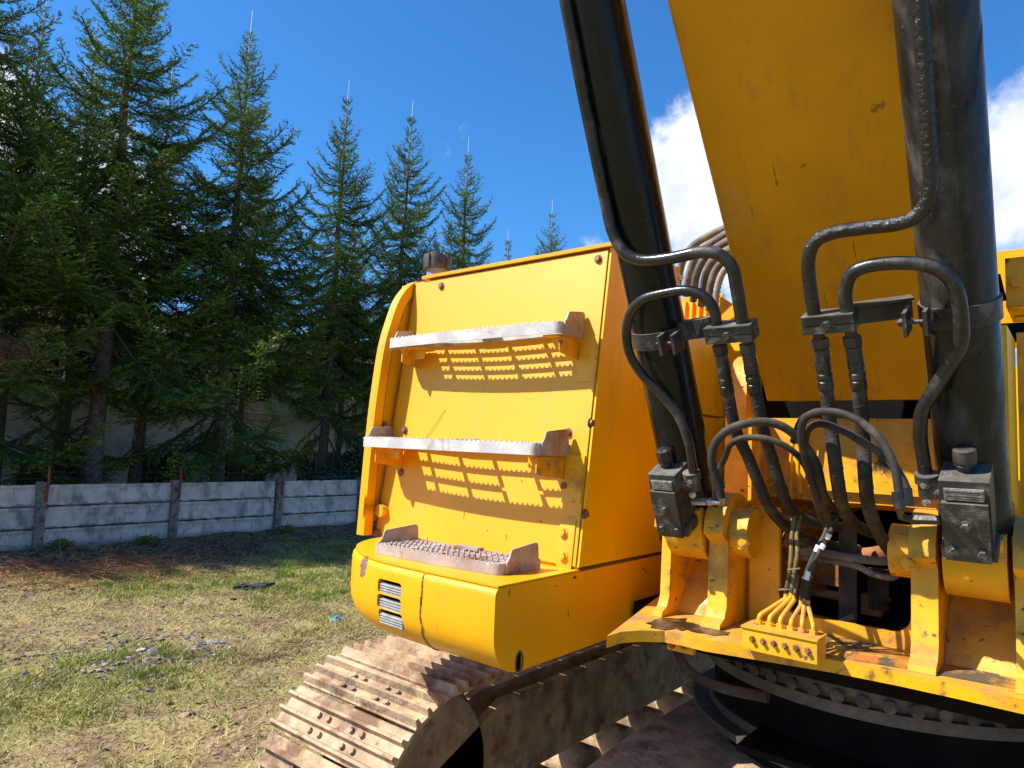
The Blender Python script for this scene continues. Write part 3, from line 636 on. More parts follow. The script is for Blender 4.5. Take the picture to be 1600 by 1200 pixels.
for (x, y, k, s, rz, lab) in spots:
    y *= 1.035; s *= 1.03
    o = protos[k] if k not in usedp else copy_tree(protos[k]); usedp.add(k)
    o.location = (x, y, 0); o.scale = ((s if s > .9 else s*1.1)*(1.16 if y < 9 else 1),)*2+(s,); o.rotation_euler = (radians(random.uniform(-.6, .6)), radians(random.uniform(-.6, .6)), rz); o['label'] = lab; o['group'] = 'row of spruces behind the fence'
# a dead rust-red branch on the spruce at the far left
tree0 = [o for o in bpy.data.objects if o.get('label') == 'spruce cut off by the left edge of the view'][0]
c = onX(6, 552, -12.6); n = 1800
base = np.array(c)+rng.normal(0, 1, (n, 3))*np.array([.20, .26, .13]); dr = rng.normal(0, 1, (n, 3))+np.array([.8, .3, -.5]); dr /= np.linalg.norm(dr, axis=1)[:, None]
wv = np.cross(dr, rng.normal(0, 1, (n, 3))); wv /= np.linalg.norm(wv, axis=1)[:, None]; wv *= .009
db = tri_mesh('dead_branch', np.stack([base-wv, base+wv, base+dr*.07], 1).reshape(-1, 3), [dead_m], attr=np.repeat(rng.random(n), 3))
bpy.context.view_layer.update(); db.parent = tree0; db.matrix_parent_inverse = tree0.matrix_world.inverted(); db['label'] = 'dead rust red branch tip'
# ------------------------------------------------------------------ broadleaf trees and bushes
leaf_m = attr_mat('broad_leaves', [(0, (.06, .10, .02)), (.5, (.14, .20, .035)), (1, (.28, .32, .06))], .55, .35, .8)
bush_m = attr_mat('bush_leaves', [(0, (.02, .045, .025)), (.6, (.045, .10, .055)), (1, (.09, .17, .09))], .5, .2, 2)
def leafy(name, loc, R, H, n, size, m, label, cat, seed, trunk=True, group=None):
    r = np.random.default_rng(seed); root = empty(name, loc, label, cat, group)
    nc = 26; cen = r.normal(0, 1, (nc, 3)); cen /= np.linalg.norm(cen, axis=1)[:, None]; cen *= r.uniform(.35, .85, (nc, 1))
    cen = cen*np.array([R, R, H*.36])+np.array([0, 0, H*.62 if trunk else H*.45]); cr_ = r.uniform(.22, .42, nc)*R
    k = r.integers(0, nc, n); p = r.normal(0, 1, (n, 3)); p /= np.linalg.norm(p, axis=1)[:, None]; p = cen[k]+p*(cr_[k]*r.uniform(.5, 1.05, n))[:, None]*np.array([1, 1, .75])
    p[:, 2] = np.maximum(p[:, 2], .05)
    a = r.normal(0, 1, (n, 3)); a /= np.linalg.norm(a, axis=1)[:, None]; b = np.cross(a, r.normal(0, 1, (n, 3))); b /= np.linalg.norm(b, axis=1)[:, None]; s = size*r.uniform(.6, 1.3, n)[:, None]
    co = np.stack([p, p+a*s*.5+b*s*.28, p+a*s, p+a*s*.5-b*s*.28], 1).reshape(-1, 3)
    tri_mesh('crown', co, [m], attr=np.repeat(r.random(n), 4), per=4, parent=root)
    bm = NB()
    if trunk: cyl(bm, (0, 0, -.1), (.05, 0, H*.55), .03*H*.5+.02, 8, r2=.03)
    for c_ in cen[:12]:
        tube(bm, catmull([(0, 0, H*.3 if trunk else 0), tuple(c_*np.array([.4, .4, .8])), tuple(c_)], 3), .02 if not trunk else .035, 5)
    me = bpy.data.meshes.new('trunk'); bm.to_mesh(me); bm.free(); me.materials.append(bark_m); o = link(bpy.data.objects.new('trunk', me)); o.parent = root
for i, (x, y, R, H, lab) in enumerate([(-30, 6, 3.6, 7.5, 'bright green broadleaf tree glimpsed behind the leftmost spruces'), (-31, 13, 3.8, 8.0, 'yellow green broadleaf tree behind the low building'), (-30, 21, 3.6, 7, 'broadleaf tree beyond the far end of the building'), (-33, 0, 4, 7.5, 'broadleaf tree beyond the left end of the building')]):
    leafy('broadleaf_tree', (x, y, 0), R, H, 26000, .14, leaf_m, lab, 'tree', 400+i, group='broadleaf trees behind the building')
leafy('garden_bush', (-12.95, 9.3, 0), .55, 1.55, 5200, .075, bush_m, 'bluish green bush leaning over the far end of the fence', 'bush', 501, False)
leafy('dark_bush', (-14.0, 11.0, 0), 1.3, 2.2, 12000, .08, bush_m, 'dark bush in shade at the far end of the concrete fence', 'bush', 502, False)
leafy('small_bush', (-12.7, 6.3, 0), .30, 1.3, 1500, .055, leaf_m, 'small light green shrub poking over the fence beside a red rod', 'bush', 503, False)
leafy('weed_clump', (-11.95, 3.9, 0), .22, .20, 500, .05, leaf_m, 'bright green weeds at the foot of the leftmost visible post', 'weed', 504, False)
leafy('weed_clump', (-11.9, 5.1, 0), .30, .14, 400, .05, leaf_m, 'low green weeds along the middle fence bay', 'weed', 505, False)
leafy('weed_clump', (-11.85, 7.7, 0), .25, .18, 400, .05, leaf_m, 'green weeds beside the third visible fence post', 'weed', 506, False)
# ================================================================== EXCAVATOR
EX = empty('excavator', (-.59, 3.2, 0), 'large yellow excavator with grey step treads, raised boom and black boom cylinders', 'excavator')
XS = -1.30
PB = Vector((XS, 1.954, 1.482)); PT = Vector((XS, 2.107, 2.617)); PE = (PT-PB).normalized(); PN = Vector((1, 0, 0)).cross(PE); PN = -PN if PN.y > 0 else PN
def onF(px, py, d=0): return onP(px, py, PN, PN.dot(PB)+d)
def py_(z): return PB.y+(z-PB.z)*PE.y/PE.z
# --- toolbox
bm = NB(); prism(bm, [(1.963, 1.476), (2.115, 2.606), (2.66, 2.655), (2.66, 1.476)], 'X', -2.358, -1.3085); part('toolbox_body', bm, paint_side, EX)
bm = NB(); prism(bm, [(py_(1.486), 1.486), (py_(2.606), 2.606), (py_(2.606)+.006, 2.606), (py_(1.486)+.006, 1.486)], 'X', -2.345, -1.312)
fp = part('front_panel', bm, paint_panel, EX, bev=.0015)
for q in [(690, 447), (935, 405), (633, 672), (888, 676), (627, 738), (883, 759)]: bolt(fp, onF(*q), PN, .0125, .013)
for q in [(881, 832), (881, 869)]: bolt(fp, onF(*q)+PN*.004, PN, .014, .014, paint_panel)
c = onF(886, 849); bm = NB()
pl = [(c.x+.038*cx_*1.0+ .0, c.z+.085*cz_) for cx_, cz_ in [(-.6, -1), (.75, -1), (.75, 1), (-.3, 1), (-.8, .85), (-1, .55), (-1, -.6), (-.85, -.9)]]
vs = [bm.verts.new((x, py_(z)-.0005, z)) for x, z in pl]; f = bm.faces.new(vs); r_ = bmesh.ops.extrude_face_region(bm, geom=[f])
for v in r_['geom']:
    if isinstance(v, bmesh.types.BMVert): v.co += PN*.004
part('hinge_plate', bm, paint_panel, fp, bev=.001)
bm = NB(); tube(bm, [onF(696, 640, .002), onF(678, 666, .006), onF(661, 690, .002)], .0008, 5); part('twig_shadow_line', bm, dark, fp)  # thin dark thread standing in for a twig's shadow on the panel
# scratches knocked through the paint
bm = NB(); prism(bm, [(1.9595, 1.484), (2.1125, 2.614), (2.67, 2.666), (2.67, 1.484)], 'X', -1.3075, XS)
sp = part('side_panel', bm, paint_side, EX, bev=.0015)
for q in [(922, 661), (913, 803), (1033, 838)]: bolt(sp, onX(*q, XS), (1, 0, 0), .013, .013)
bm = NB(); box(bm, (-2.29, 2.095, 2.616), (-1.29, 2.68, 2.630)); box(bm, (-2.52, 2.18, 2.617), (-2.291, 2.80, 2.629)); part('toolbox_lid', bm, paint, EX, bev=.004)
bm = NB(); box(bm, (-2.50, 2.215, 1.60), (-2.335, 2.78, 2.615)); part('fuel_tank', bm, paint_side, EX, bev=.02)
# fuel cap
c = onY(683, 420, 2.27); bm = NB(); cyl(bm, (c.x, c.y, 2.628), (c.x, c.y, c.z+.006), .050, 28, rings=((.3, .050), (.32, .053), (.38, .053), (.4, .050)))
fc = part('filler_neck', bm, mat('grey_neck', (.27, .25, .24), .5, var=.2, vscale=20, stains=(((.2, .1, .05), 16., .6, .7, None),)), EX)
bm = NB(); n = 96; top = onY(683, 400, 2.27).z; rows = []
for z, k in ((c.z-.006, .98), (c.z-.002, 1), (top-.012, 1), (top-.003, .97), (top, .85)):
    rows.append([bm.verts.new((c.x+cos(2*pi*i/n)*k*(.068 if (i % 16) in range(0, 11) else .060), c.y+sin(2*pi*i/n)*k*(.068 if (i % 16) < 11 else .060), z)) for i in range(n)])
for a, b in zip(rows, rows[1:]):
    for i in range(n): bm.faces.new([a[i], a[(i+1) % n], b[(i+1) % n], b[i]])
bm.faces.new(rows[-1]); bm.faces.new(rows[0][::-1]); part('fuel_cap', bm, capm, EX)
bm = NB(); box(bm, (c.x-.014, c.y-.04, top-.002), (c.x+.014, c.y+.04, top+.012)); cyl(bm, (c.x, c.y, top-.002), (c.x, c.y, top+.009), .030, 20); part('cap_grip', bm, capm, fc, bev=.003)
# cheek plate at the left of the steps
prof = [(1.844, 1.487), (1.853, 1.72), (1.864, 1.953), (1.880, 2.13), (1.900, 2.284), (1.930, 2.395), (1.968, 2.497), (2.02, 2.566), (2.075, 2.602), (2.139, 2.618)]
prof = [(a*1.026, 1.88+(b-1.88)*1.026) for a, b in prof]
pp = [(p.x, p.y) for p in catmull([(a, b, 0) for a, b in prof], 4)]
bm = NB(); prism(bm, pp+[(2.27, pp[-1][1]), (2.27, pp[0][1])], 'X', -2.392, -2.360); ck = part('cheek_plate', bm, paint_dirty if False else paint, EX)
inn = []
for i, (a, b) in enumerate(pp):
    q0 = Vector(pp[max(i-1, 0)]); q1 = Vector(pp[min(i+1, len(pp)-1)]); t = (q1-q0).normalized(); nn = Vector((t.y, -t.x)); inn.append((a+nn.x*.046, b+nn.y*.046))
bm = NB()
for i in range(len(pp)-1):
    prism(bm, [pp[i], pp[i+1], inn[i+1], inn[i]], 'X', -2.3598, -2.346)
bmesh.ops.remove_doubles(bm, verts=bm.verts, dist=.0005); rm_ = part('rim', bm, paint, ck)
bm = NB(); tube(bm, [(-2.346, a, b) for a, b in inn], .0016, 5); part('rim_seam', bm, boltm, ck)
bm = NB(); tube(bm, [(-2.340, py_(z)-.004, z) for z in (1.49, 2.0, 2.6)], .0022, 5); part('corner_seam', bm, boltm, ck)
for q in [(625, 493), (600, 664), (585, 820)]:
    c = onX(*q, -2.3598); bolt(ck, c, (1, 0, 0), .013, .010)
c = onF(603, 798, .0); bm = NB(); cyl(bm, c+Vector((-.012, .002, 0)), c+Vector((-.012, -.028, 0)), .030, 20, r2=.026); part('round_latch', bm, paint_dirty, ck)
bm = NB(); box(bm, (-2.35, 1.945, 1.470), (-2.31, 1.985, 1.50)); part('foot_lug', bm, boltm, ck, bev=.004)

# --- bumper box with three slots
BP = [(-1.30, 1.535), (-1.60, 1.535), (-1.82, 1.545), (-1.98, 1.582), (-2.115, 1.66), (-2.20, 1.74), (-2.262, 1.84), (-2.29, 1.96), (-2.30, 2.1), (-2.30, 2.6)]
bp = [Vector((-1.30, 1.535, 0))]+catmull([(a, b, 0) for a, b in BP[1:]], 5)
def bump_pt(px, py):
    for k in range(600):
        y = 1.5+k*.001; p = onY(px, py, y)
        for a, b in zip(bp, bp[1:]):
            if min(a.x, b.x) <= p.x <= max(a.x, b.x) and p.y >= a.y+(b.y-a.y)*((p.x-a.x)/(b.x-a.x+1e-12)): 
                t = (b-a).normalized(); return p, Vector((t.y, -t.x, 0)) if False else Vector((-t.y*-1, t.x, 0)).normalized()
    return onY(px, py, 1.7), Vector((0, -1, 0))
levels = [(1.4695, .022), (1.4660, .010), (1.458, .003), (1.445, 0), (1.36, 0), (1.335, 0)]+[(1.335-.12*sin(a), .12*(1-cos(a))*1.0) for a in [pi/2*k/7 for k in range(1, 8)]]
bm = NB(); rows = []
for z, ins in levels:
    ring = []
    for i, p in enumerate(bp):
        a = bp[max(i-1, 0)]; b = bp[min(i+1, len(bp)-1)]; t = (b-a).normalized(); nrm = Vector((t.y, -t.x, 0))
        if nrm.dot(Vector((-1.6, 2.3, 0))-p) < 0: nrm = -nrm
        if i == 0: nrm = Vector((0, 1, 0))
        ring.append(bm.verts.new((p.x+nrm.x*ins, p.y+nrm.y*ins, z)))
    ring.append(bm.verts.new((-1.30, 2.6, z))); rows.append(ring)
for a, b in zip(rows, rows[1:]):
    for i in range(len(a)): bm.faces.new([a[i], b[i], b[(i+1) % len(a)], a[(i+1) % len(a)]])
bm.faces.new(rows[0]); bm.faces.new(rows[-1][::-1])
print('PATCHPT', bump_pt(567, 886)[0])
bump = part('bumper_box', bm, paint_bumper, EX, smooth=40)
def cutter(outline3, nrm, d0, d1):
    bm = NB(); A = [bm.verts.new(p+nrm*d0) for p in outline3]; B = [bm.verts.new(p+nrm*d1) for p in outline3]
    bm.faces.new(A); bm.faces.new(B[::-1])
    for i in range(len(A)): bm.faces.new([A[i], B[i], B[(i+1) % len(A)], A[(i+1) % len(A)]])
    bmesh.ops.recalc_face_normals(bm, faces=bm.faces); return bm
def rrect(c, t, u, hw, hh, r, n=5):
    o = []
    for sx, sy, a0 in ((1, 1, 0), (-1, 1, pi/2), (-1, -1, pi), (1, -1, 3*pi/2)):
        for k in range(n+1): a = a0+pi/2*k/n; o.append(c+t*(sx*(hw-r)+r*cos(a))+u*(sy*(hh-r)+r*sin(a)))
    return o
cuts = NB(); slots = []
for q in [(608, 919), (607, 943), (608, 967)]:
    p, _ = bump_pt(*q); 
    seg_ = [(a, b) for a, b in zip(bp, bp[1:]) if min(a.x, b.x)-.03 <= p.x <= max(a.x, b.x)+.03]; tl = (seg_[0][0]-seg_[-1][1]).normalized(); tl = tl if tl.x > 0 else -tl; nn = Vector((tl.y, -tl.x, 0)); slots.append((p, tl, nn))
    b2 = cutter(rrect(p, tl, Vector((0, 0, 1)), .064, .0235, .015), nn, .05, -.034); me = bpy.data.meshes.new('c'); b2.to_mesh(me); b2.free(); cuts.from_mesh(me); bpy.data.meshes.remove(me)
c = onX(811, 1035, XS); b2 = cutter(rrect(c, Vector((0, 1, 0)), Vector((0, 0, 1)), .018, .032, .0179), Vector((1, 0, 0)), .02, -.10); me = bpy.data.meshes.new('c'); b2.to_mesh(me); b2.free(); cuts.from_mesh(me); bpy.data.meshes.remove(me)
hole_c = c
cme = bpy.data.meshes.new('cut'); cuts.to_mesh(cme); cuts.free(); co_ = link(bpy.data.objects.new('cut', cme))
bpy.context.view_layer.update()
md = bump.modifiers.new('b', 'BOOLEAN'); md.operation = 'DIFFERENCE'; md.solver = 'EXACT'; md.object = co_
co_.parent = None
dg = bpy.context.evaluated_depsgraph_get(); nm = bpy.data.meshes.new_from_object(bump.evaluated_get(dg)); bump.modifiers.clear(); bump.data = nm
bpy.data.objects.remove(co_); nm.name = 'bumper_box'
nm.shade_smooth(); nm.set_sharp_from_angle(angle=radians(40))
for p, tl, nn in slots:
    bm = NB()
    pts = rrect(p-nn*.0335, tl, Vector((0, 0, 1)), .063, .0230, .014); 
    b2 = cutter(pts, nn, .0, .004); me = bpy.data.meshes.new('c'); b2.to_mesh(me); b2.free(); bm.from_mesh(me)
    v = part('vent', bm, dark, bump)
    bm = NB()
    for k in range(4):
        c0 = p-nn*.010+Vector((0, 0, -.022+.0082*k)); cyl(bm, c0-tl*.058, c0+tl*.061, .0036, 8)
    box(bm, (-.059, -.004, -.023), (.062, .004, .010), Matrix.Translation(p-nn*.014) @ Matrix(((tl.x, -nn.x, 0, 0), (tl.y, -nn.y, 0, 0), (0, 0, 1, 0), (0, 0, 0, 1))))
    part('grille', bm, greym, v)
bm = NB(); prism(bm, [(p.y, p.z) for p in rrect(hole_c, Vector((0, 1, 0)), Vector((0, 0, 1)), .0170, .0310, .0169)], 'X', XS-.012, XS-.008); part('hole_shade_disc', bm, dark, bump)  # black disc added inside the hole to stand for its shaded depth
bm = NB(); cyl(bm, hole_c-Vector((.075, 0, 0)), hole_c-Vector((.07, 0, 0)), .017, 16); tube(bm, [hole_c+Vector((.001, .0179*cos(a), .032*sin(a))) for a in [2*pi*k/24 for k in range(25)]], .0022, 6); part('hole_rim', bm, rusty, bump)
# weld seam
bm = NB(); yf = lambda z: 1.535+next((ins for zz, ins in levels if zz <= z), .12)
pts = [(-1.602+random.gauss(0, .0015), 1.535+ins-.0005, z) for z, ins in levels]
fine = [pts[0]]
for a, b in zip(pts, pts[1:]): 
    nst = max(2, int((Vector(b)-Vector(a)).length/.006)); fine += [tuple(Vector(a).lerp(Vector(b), k/nst)+Vector((random.gauss(0, .0009), 0, 0))) for k in range(1, nst+1)]
tube(bm, fine, .0034, 7, wob=.5); part('weld_seam', bm, weldm, bump)
# thin tread plate on top of the bumper
bm = NB(); ring = []
for i, p in enumerate(bp[:-1]):
    if p.y > 1.99: break
    a = bp[max(i-1, 0)]; b = bp[i+1]; t = (b-a).normalized(); nrm = Vector((t.y, -t.x, 0)); nrm = -nrm if nrm.dot(Vector((-1.6, 2.3, 0))-p) < 0 else nrm
    ring.append((p.x+nrm.x*.012-(0 if i else -.0), p.y+nrm.y*.012))
ring += [(-2.28, 1.99), (-1.302, 1.99)]
ring[0] = (-1.302, ring[0][1]); prism(bm, ring, 'Z', 1.4705, 1.4755); part('bumper_top_plate', bm, paint_bumper, bump, bev=.0012)
bm = NB(); box(bm, (-1.309, 1.97, 1.4697), (-1.3015, 2.6, 1.4800)); part('seam_strip', bm, mat('dark_seam_brown', (.10, .05, .02), .7, var=.3), bump)  # dark brown strip along the seam between side panel and bumper

# --- steps
def ribbon(bm, path, th, z0, z1):
    P = [Vector((p[0], p[1], 0)) for p in path]; I = []; O = []
    for i, p in enumerate(P):
        t = (P[min(i+1, len(P)-1)]-P[max(i-1, 0)]).normalized(); n_ = Vector((-t.y, t.x, 0)); I.append(p+n_*th)
    rows = [[bm.verts.new((p.x, p.y, z0)), bm.verts.new((p.x, p.y, z1)), bm.verts.new((q.x, q.y, z1)), bm.verts.new((q.x, q.y, z0))] for p, q in zip(P, I)]
    for a, b in zip(rows, rows[1:]):
        for k in range(4): bm.faces.new([a[k], b[k], b[(k+1) % 4], a[(k+1) % 4]])
    bm.faces.new(rows[0][::-1]); bm.faces.new(rows[-1])
def step(XL, XR, yL, yR, yb, z0, z1, m, cols, brackets, missing=None, lipn=1.0, nrow=4):
    W = XR-XL; st = None
    yf = lambda x: yL+(yR-yL)*(x-XL)/W-.012*sin(pi*min(1, max(0, (x-XL)/W)))
    bm = NB(); cr = .022
    path = [(XL+.001, yb), (XL, yf(XL)+cr)]+[(XL+cr-cr*cos(a), yf(XL)+cr-cr*sin(a)) for a in (pi/6, pi/3)]+[(XL+cr+(W-2*cr)*k/16, yf(XL+cr+(W-2*cr)*k/16)) for k in range(17)]+[(XR-cr+cr*sin(a), yf(XR)+cr-cr*cos(a)) for a in (pi/6, pi/3, pi/2)]+[(XR-.001, yb)]
    ribbon(bm, path, .006, z0, z1-.004); ribbon(bm, [(XR-.006, yb), (XL+.006, yb)], .005, z0, z1-.006)
    part_edge = bm
    zt = z1-.006; th = .004
    st = part('step', bm, m, EX, smooth=30, bev=.0012)
    bm = NB()
    vs_ = [.006, .034, .062, .084, .112, .134, .160]   # strip, slot, strip, slot, ...
    D = yb-(yL+yR)/2; k_ = (D-.006)/.186; 
    strips = [(.005, .024), (.061, .075), (.113, .127), (.164, .184)] if nrow == 3 else [(.005, .022), (.048, .060), (.086, .098), (.124, .136), (.162, .184)]
    strips = [(a*k_, b*k_) for a, b in strips]; slots_ = [(strips[i][1], strips[i+1][0]) for i in range(len(strips)-1)]
    def slab(xa, xb, va, vb, zlo, zhi, ns=4):
        for k in range(ns):
            x0 = xa+(xb-xa)*k/ns; x1 = xa+(xb-xa)*(k+1)/ns
            v = [bm.verts.new((x, yf(x)+vv, z)) for z in (zlo, zhi) for (x, vv) in ((x0, va), (x1, va), (x1, vb), (x0, vb))]
            for f in ((3, 2, 1, 0), (4, 5, 6, 7), (0, 1, 5, 4), (1, 2, 6, 5), (2, 3, 7, 6), (3, 0, 4, 7)): bm.faces.new([v[q] for q in f])
    xs = [XL+.02+(W-.04)*k/cols for k in range(cols+1)]
    for i_, (a, b) in enumerate(strips):
        if missing and i_ == 1:
            mk = list(missing)[0]; slab(XL+.006, xs[mk]-.009, a, b, zt-th, zt, 8); slab(xs[mk+1]+.009, XR-.006, a, b, zt-th, zt, 3)
        else: slab(XL+.006, XR-.006, a, b, zt-th, zt, 12)
    for j, (a, b) in enumerate(slots_):
        for k in range(cols+1):
            tie = .010 if 0 < k < cols else .016
            slab(max(XL+.006, xs[k]-tie), min(XR-.006, xs[k]+tie), a-.0005, b+.0005, zt-th-.0003, zt-.0003, 1)
        for k in range(cols):
            if missing and k in missing and j < 2: continue
            slab(xs[k]+.012, xs[k+1]-.012, b-.0002, b+.0028, zt-th-.005, zt-.001, 3)
            slab(xs[k]+.012, xs[k+1]-.012, a-.0028, a+.0002, zt-th-.001, zt-.001, 2)
    part('grating', bm, m, st, smooth=20)
    bm = NB(); pit = .0235
    rows_ = [.003]+[v for s in slots_ for v in s]
    for j, v0 in enumerate(rows_):
        nT = int((W-.05)/pit)
        for k in range(nT):
            x = XL+.025+k*pit+(.5*pit if j % 2 else 0)
            if x > XR-.03: break
            if missing and xs[3] < x < xs[4] and j in (2, 3): continue
            h = .0062*random.uniform(.7, 1.15); w_ = .0042; y0_ = yf(x)+v0
            vv = [bm.verts.new(p) for p in ((x-w_, y0_-.0032, zt-.001), (x+w_, y0_-.0032, zt-.001), (x+w_, y0_+.0032, zt-.001), (x-w_, y0_+.0032, zt-.001),
                  (x-w_*.5, y0_-.0018, zt+h), (x+w_*.5, y0_-.0018, zt+h), (x+w_*.5, y0_+.0018, zt+h), (x-w_*.5, y0_+.0018, zt+h))]
            for f in ((0, 1, 5, 4), (1, 2, 6, 5), (2, 3, 7, 6), (3, 0, 4, 7), (4, 5, 6, 7)): bm.faces.new([vv[q] for q in f])
    part('grip_teeth', bm, m, st, smooth=0, kind='stuff')
    for X, s in ((XL, -1), (XR, 1)):
        f0 = yf(X); bm = NB(); a0 = X-.0025 if s > 0 else X-.0025
        prism(bm, [(f0+.030, z0), (f0+.030, z1-.002), (f0+.040, z1+.008), (f0+.052, z1+.034*lipn), (f0+.060, z1+.038*lipn), (yb-.016, z1+.050*lipn), (yb-.006, z1+.046*lipn), (yb-.002, z1+.036*lipn), (yb+.002, z1-.004), (yb+.012, z1-.006), (yb+.012, z0)], 'X', a0+.003*s, a0+.006+.003*s)
        part('end_plate', bm, steel_br, st, bev=.001)
    bm = NB(); xm = (XL+XR)/2+.01; box(bm, (xm-.052, yb-.045, zt), (xm+.052, yb-.012, zt+.010)); part('name_plate', bm, steel_br, st, bev=.002)
    if brackets:
        for X, s in ((XL+.075, -1), (XR-.012, 1)):
            bm = NB(); f0 = yf(X)+.02; yp = py_(z0-.05)-.001
            prism(bm, [(f0, z0-.006), (yp, z0-.006), (yp, z0-.082), (f0+.01, z0-.066), (f0, z0-.060)], 'X', X, X+.006)
            xa, xb = (X-.07, X) if s > 0 else (X+.006, X+.085)
            box(bm, (xa, f0, z0-.0055), (xb, yp, z0-.0005))
            box(bm, (xa-(0 if s > 0 else -.0), f0+.05, z0-.045), (xb, f0+.055, z0-.0056))
            part('bracket', bm, paint_dirty, st, bev=.0015)
        bm = NB(); za, zb = z0-.16, z0+.004
        for (x0, x1) in ((XR-.002, XR+.075),):
            v = [bm.verts.new((x, py_(z)-o_, z)) for o_ in (.0005, .0065) for (x, z) in ((x0, za), (x1, za), (x1, zb), (x0, zb))]
            for f in ((0, 1, 2, 3), (7, 6, 5, 4), (0, 4, 5, 1), (1, 5, 6, 2), (2, 6, 7, 3), (3, 7, 4, 0)): bm.faces.new([v[k] for k in f])
            v = [bm.verts.new(p) for p in ((x0+.0, py_(zb)-.03, z0-.01), (x1-.01, py_(zb)-.002, z0-.01), (x1-.01, py_(za)-.002, za+.02), (x0+.0, py_(zb)-.03, z0-.1))]
        part('gusset', bm, paint_dirty, st, bev=.001)
    return st
step(-2.295, -1.383, 1.922, 1.912, 2.068, 2.276, 2.322, steel, 5, True)
step(-2.322, -1.390, 1.833, 1.814, 1.998, 1.851, 1.895, steel, 5, True, missing={3}, nrow=3)
step(-1.975, -1.400, 1.640, 1.666, 1.858, 1.4765, 1.515, steel_br, 4, False, nrow=3)

# --- cylinders
A = Vector((0, -SL, 1)).normalized(); FN = Vector((0, -1, -SL)).normalized(); RX = Vector((1, 0, 0))
def CP(X, s): return Vector((X, PY, PZ))+A*s
CYL = {}
for X, tr in ((-.966, .079), (-.206, .0765)):
    bm = NB(); cyl(bm, CP(X, .075), CP(X, 2.6), tr, 64, rings=((.004, tr), (.008, tr+.004), (.028, tr+.004), (.032, tr)))
    tb = part('boom_cylinder', bm, black if X < -.5 else black_dusty, EX, 30)
    bm = NB(); e = .062 if X < -.5 else .066; cyl(bm, CP(X-e, 0), CP(X+e, 0), .108, 40); box(bm, (-.06, -.085, -.02), (.06, .085, .10), Matrix.Translation(CP(X, 0)) @ Matrix(((1, 0, 0, 0), (0, FN.y, A.y, 0), (0, FN.z, A.z, 0), (0, 0, 0, 1))))
    part('cylinder_eye', bm, paint_dirty, tb, bev=.006)
    CYL[X] = tb
XL_, XR_ = -.966, -.206
def band(X, s, tr, h=.05):
    bm = NB(); cyl(bm, CP(X, s), CP(X, s+h), tr+.006, 48); return bm
def sOn(X, px, py, d=.09):
    p = onS(px, py, d); return (p-Vector((X, PY, PZ))).dot(A), p
LM = lambda p: Matrix.Translation(p) @ Matrix(((1, 0, 0, 0), (0, FN.y, A.y, 0), (0, FN.z, A.z, 0), (0, 0, 0, 1)))   # local x = right, y = outward, z = along the cylinder
for X, tr, ax, ay, ex, jx in ((XL_, .079, 1030, 534, 1108, 1052), (XR_, .0765, 1480, 500, 1340, 1438)):
    s, p = sOn(X, ax, ay); bm = band(X, s-.025, tr)
    cb = part('clamp_band', bm, blackm, CYL[X], bev=.002)
    j = onS(jx, ay, .13); bm = NB(); sgn = 1
    box(bm, (-.030, -.03, -.028), (-.022, .035, .028), LM(j)); box(bm, (.010, -.03, -.028), (.018, .035, .028), LM(j)); part('clamp_ear', bm, blackm, cb, bev=.002)
    bm = NB(); cyl(bm, j-RX*.044+FN*.012, j+RX*.024+FN*.012, .005, 10); cyl(bm, j-RX*.040+FN*.012, j-RX*.030+FN*.012, .010, 6); part('clamp_bolt', bm, blackm, cb)
# clamp arms and pipe clamps
for X, arm0, arm1, b0, b1, zc in ((XL_, (1062, 520), (1112, 512), (1107, 519), (1180, 519), 0), (XR_, (1425, 480), (1330, 492), (1258, 505), (1338, 500), 0)):
    p = onS(*arm0, .03); q = onS(*arm1, .085); bm = NB(); d = (q-p); L = d.length; d.normalize(); up = A; nrm = d.cross(up).normalized()
    M = Matrix.Translation((p+q)/2) @ Matrix(((d.x, nrm.x, up.x, 0), (d.y, nrm.y, up.y, 0), (d.z, nrm.z, up.z, 0), (0, 0, 0, 1)))
    box(bm, (-L/2, -.005, -.024), (L/2, .005, .024), M); box(bm, (-L/2, -.03, .0242), (L/2, .005, .030), M); part('clamp_arm', bm, blackm, EX, bev=.0015)
    p = onS(*b0, .125); q = onS(*b1, .125); c = (p+q)/2; hw = abs(q.x-p.x)/2; bm = NB()
    box(bm, (-hw, -.030, -.021), (hw, .030, -.001), LM(c)); box(bm, (-hw, -.030, .001), (hw, .030, .019), LM(c)); pc = part('pipe_clamp', bm, blackm, EX, bev=.003)
    bolt(pc, c+FN*.030, FN, .011, .010, blackm); bm = NB(); box(bm, (-hw, -.033, .0195), (hw, .033, .0235), LM(c)); part('clamp_plate', bm, blackm, pc, bev=.001)
def pathS(pts, d):
    if not isinstance(d, (list, tuple)): d = [d]*len(pts)
    return [onS(px, py, dd) for (px, py), dd in zip(pts, d)]
bm = NB(); tube(bm, catmull(pathS([(853, -170), (880, -20), (904, 110), (920, 190), (935, 262), (948, 325), (958, 365), (976, 395), (1006, 407), (1050, 403), (1095, 394), (1122, 397), (1143, 416), (1151, 450), (1161, 512)], [.093, .093, .093, .093, .093, .095, .105, .12, .125, .125, .125, .125, .125, .125, .125]), 6), .0165, 18); part('hydraulic_pipe', bm, black_pipe, EX, 60)
bm = NB(); tube(bm, catmull(pathS([(1120, 515), (1117, 488), (1103, 465), (1075, 454), (1040, 458), (1005, 468), (985, 490), (979, 522), (985, 556), (1004, 586), (1034, 617), (1060, 650), (1074, 685), (1080, 715), (1084, 742)], [.125]*8+[.125, .12, .12, .12, .125, .13, .13]), 6), .0140, 18); part('hydraulic_pipe', bm, black_pipe, EX, 60)
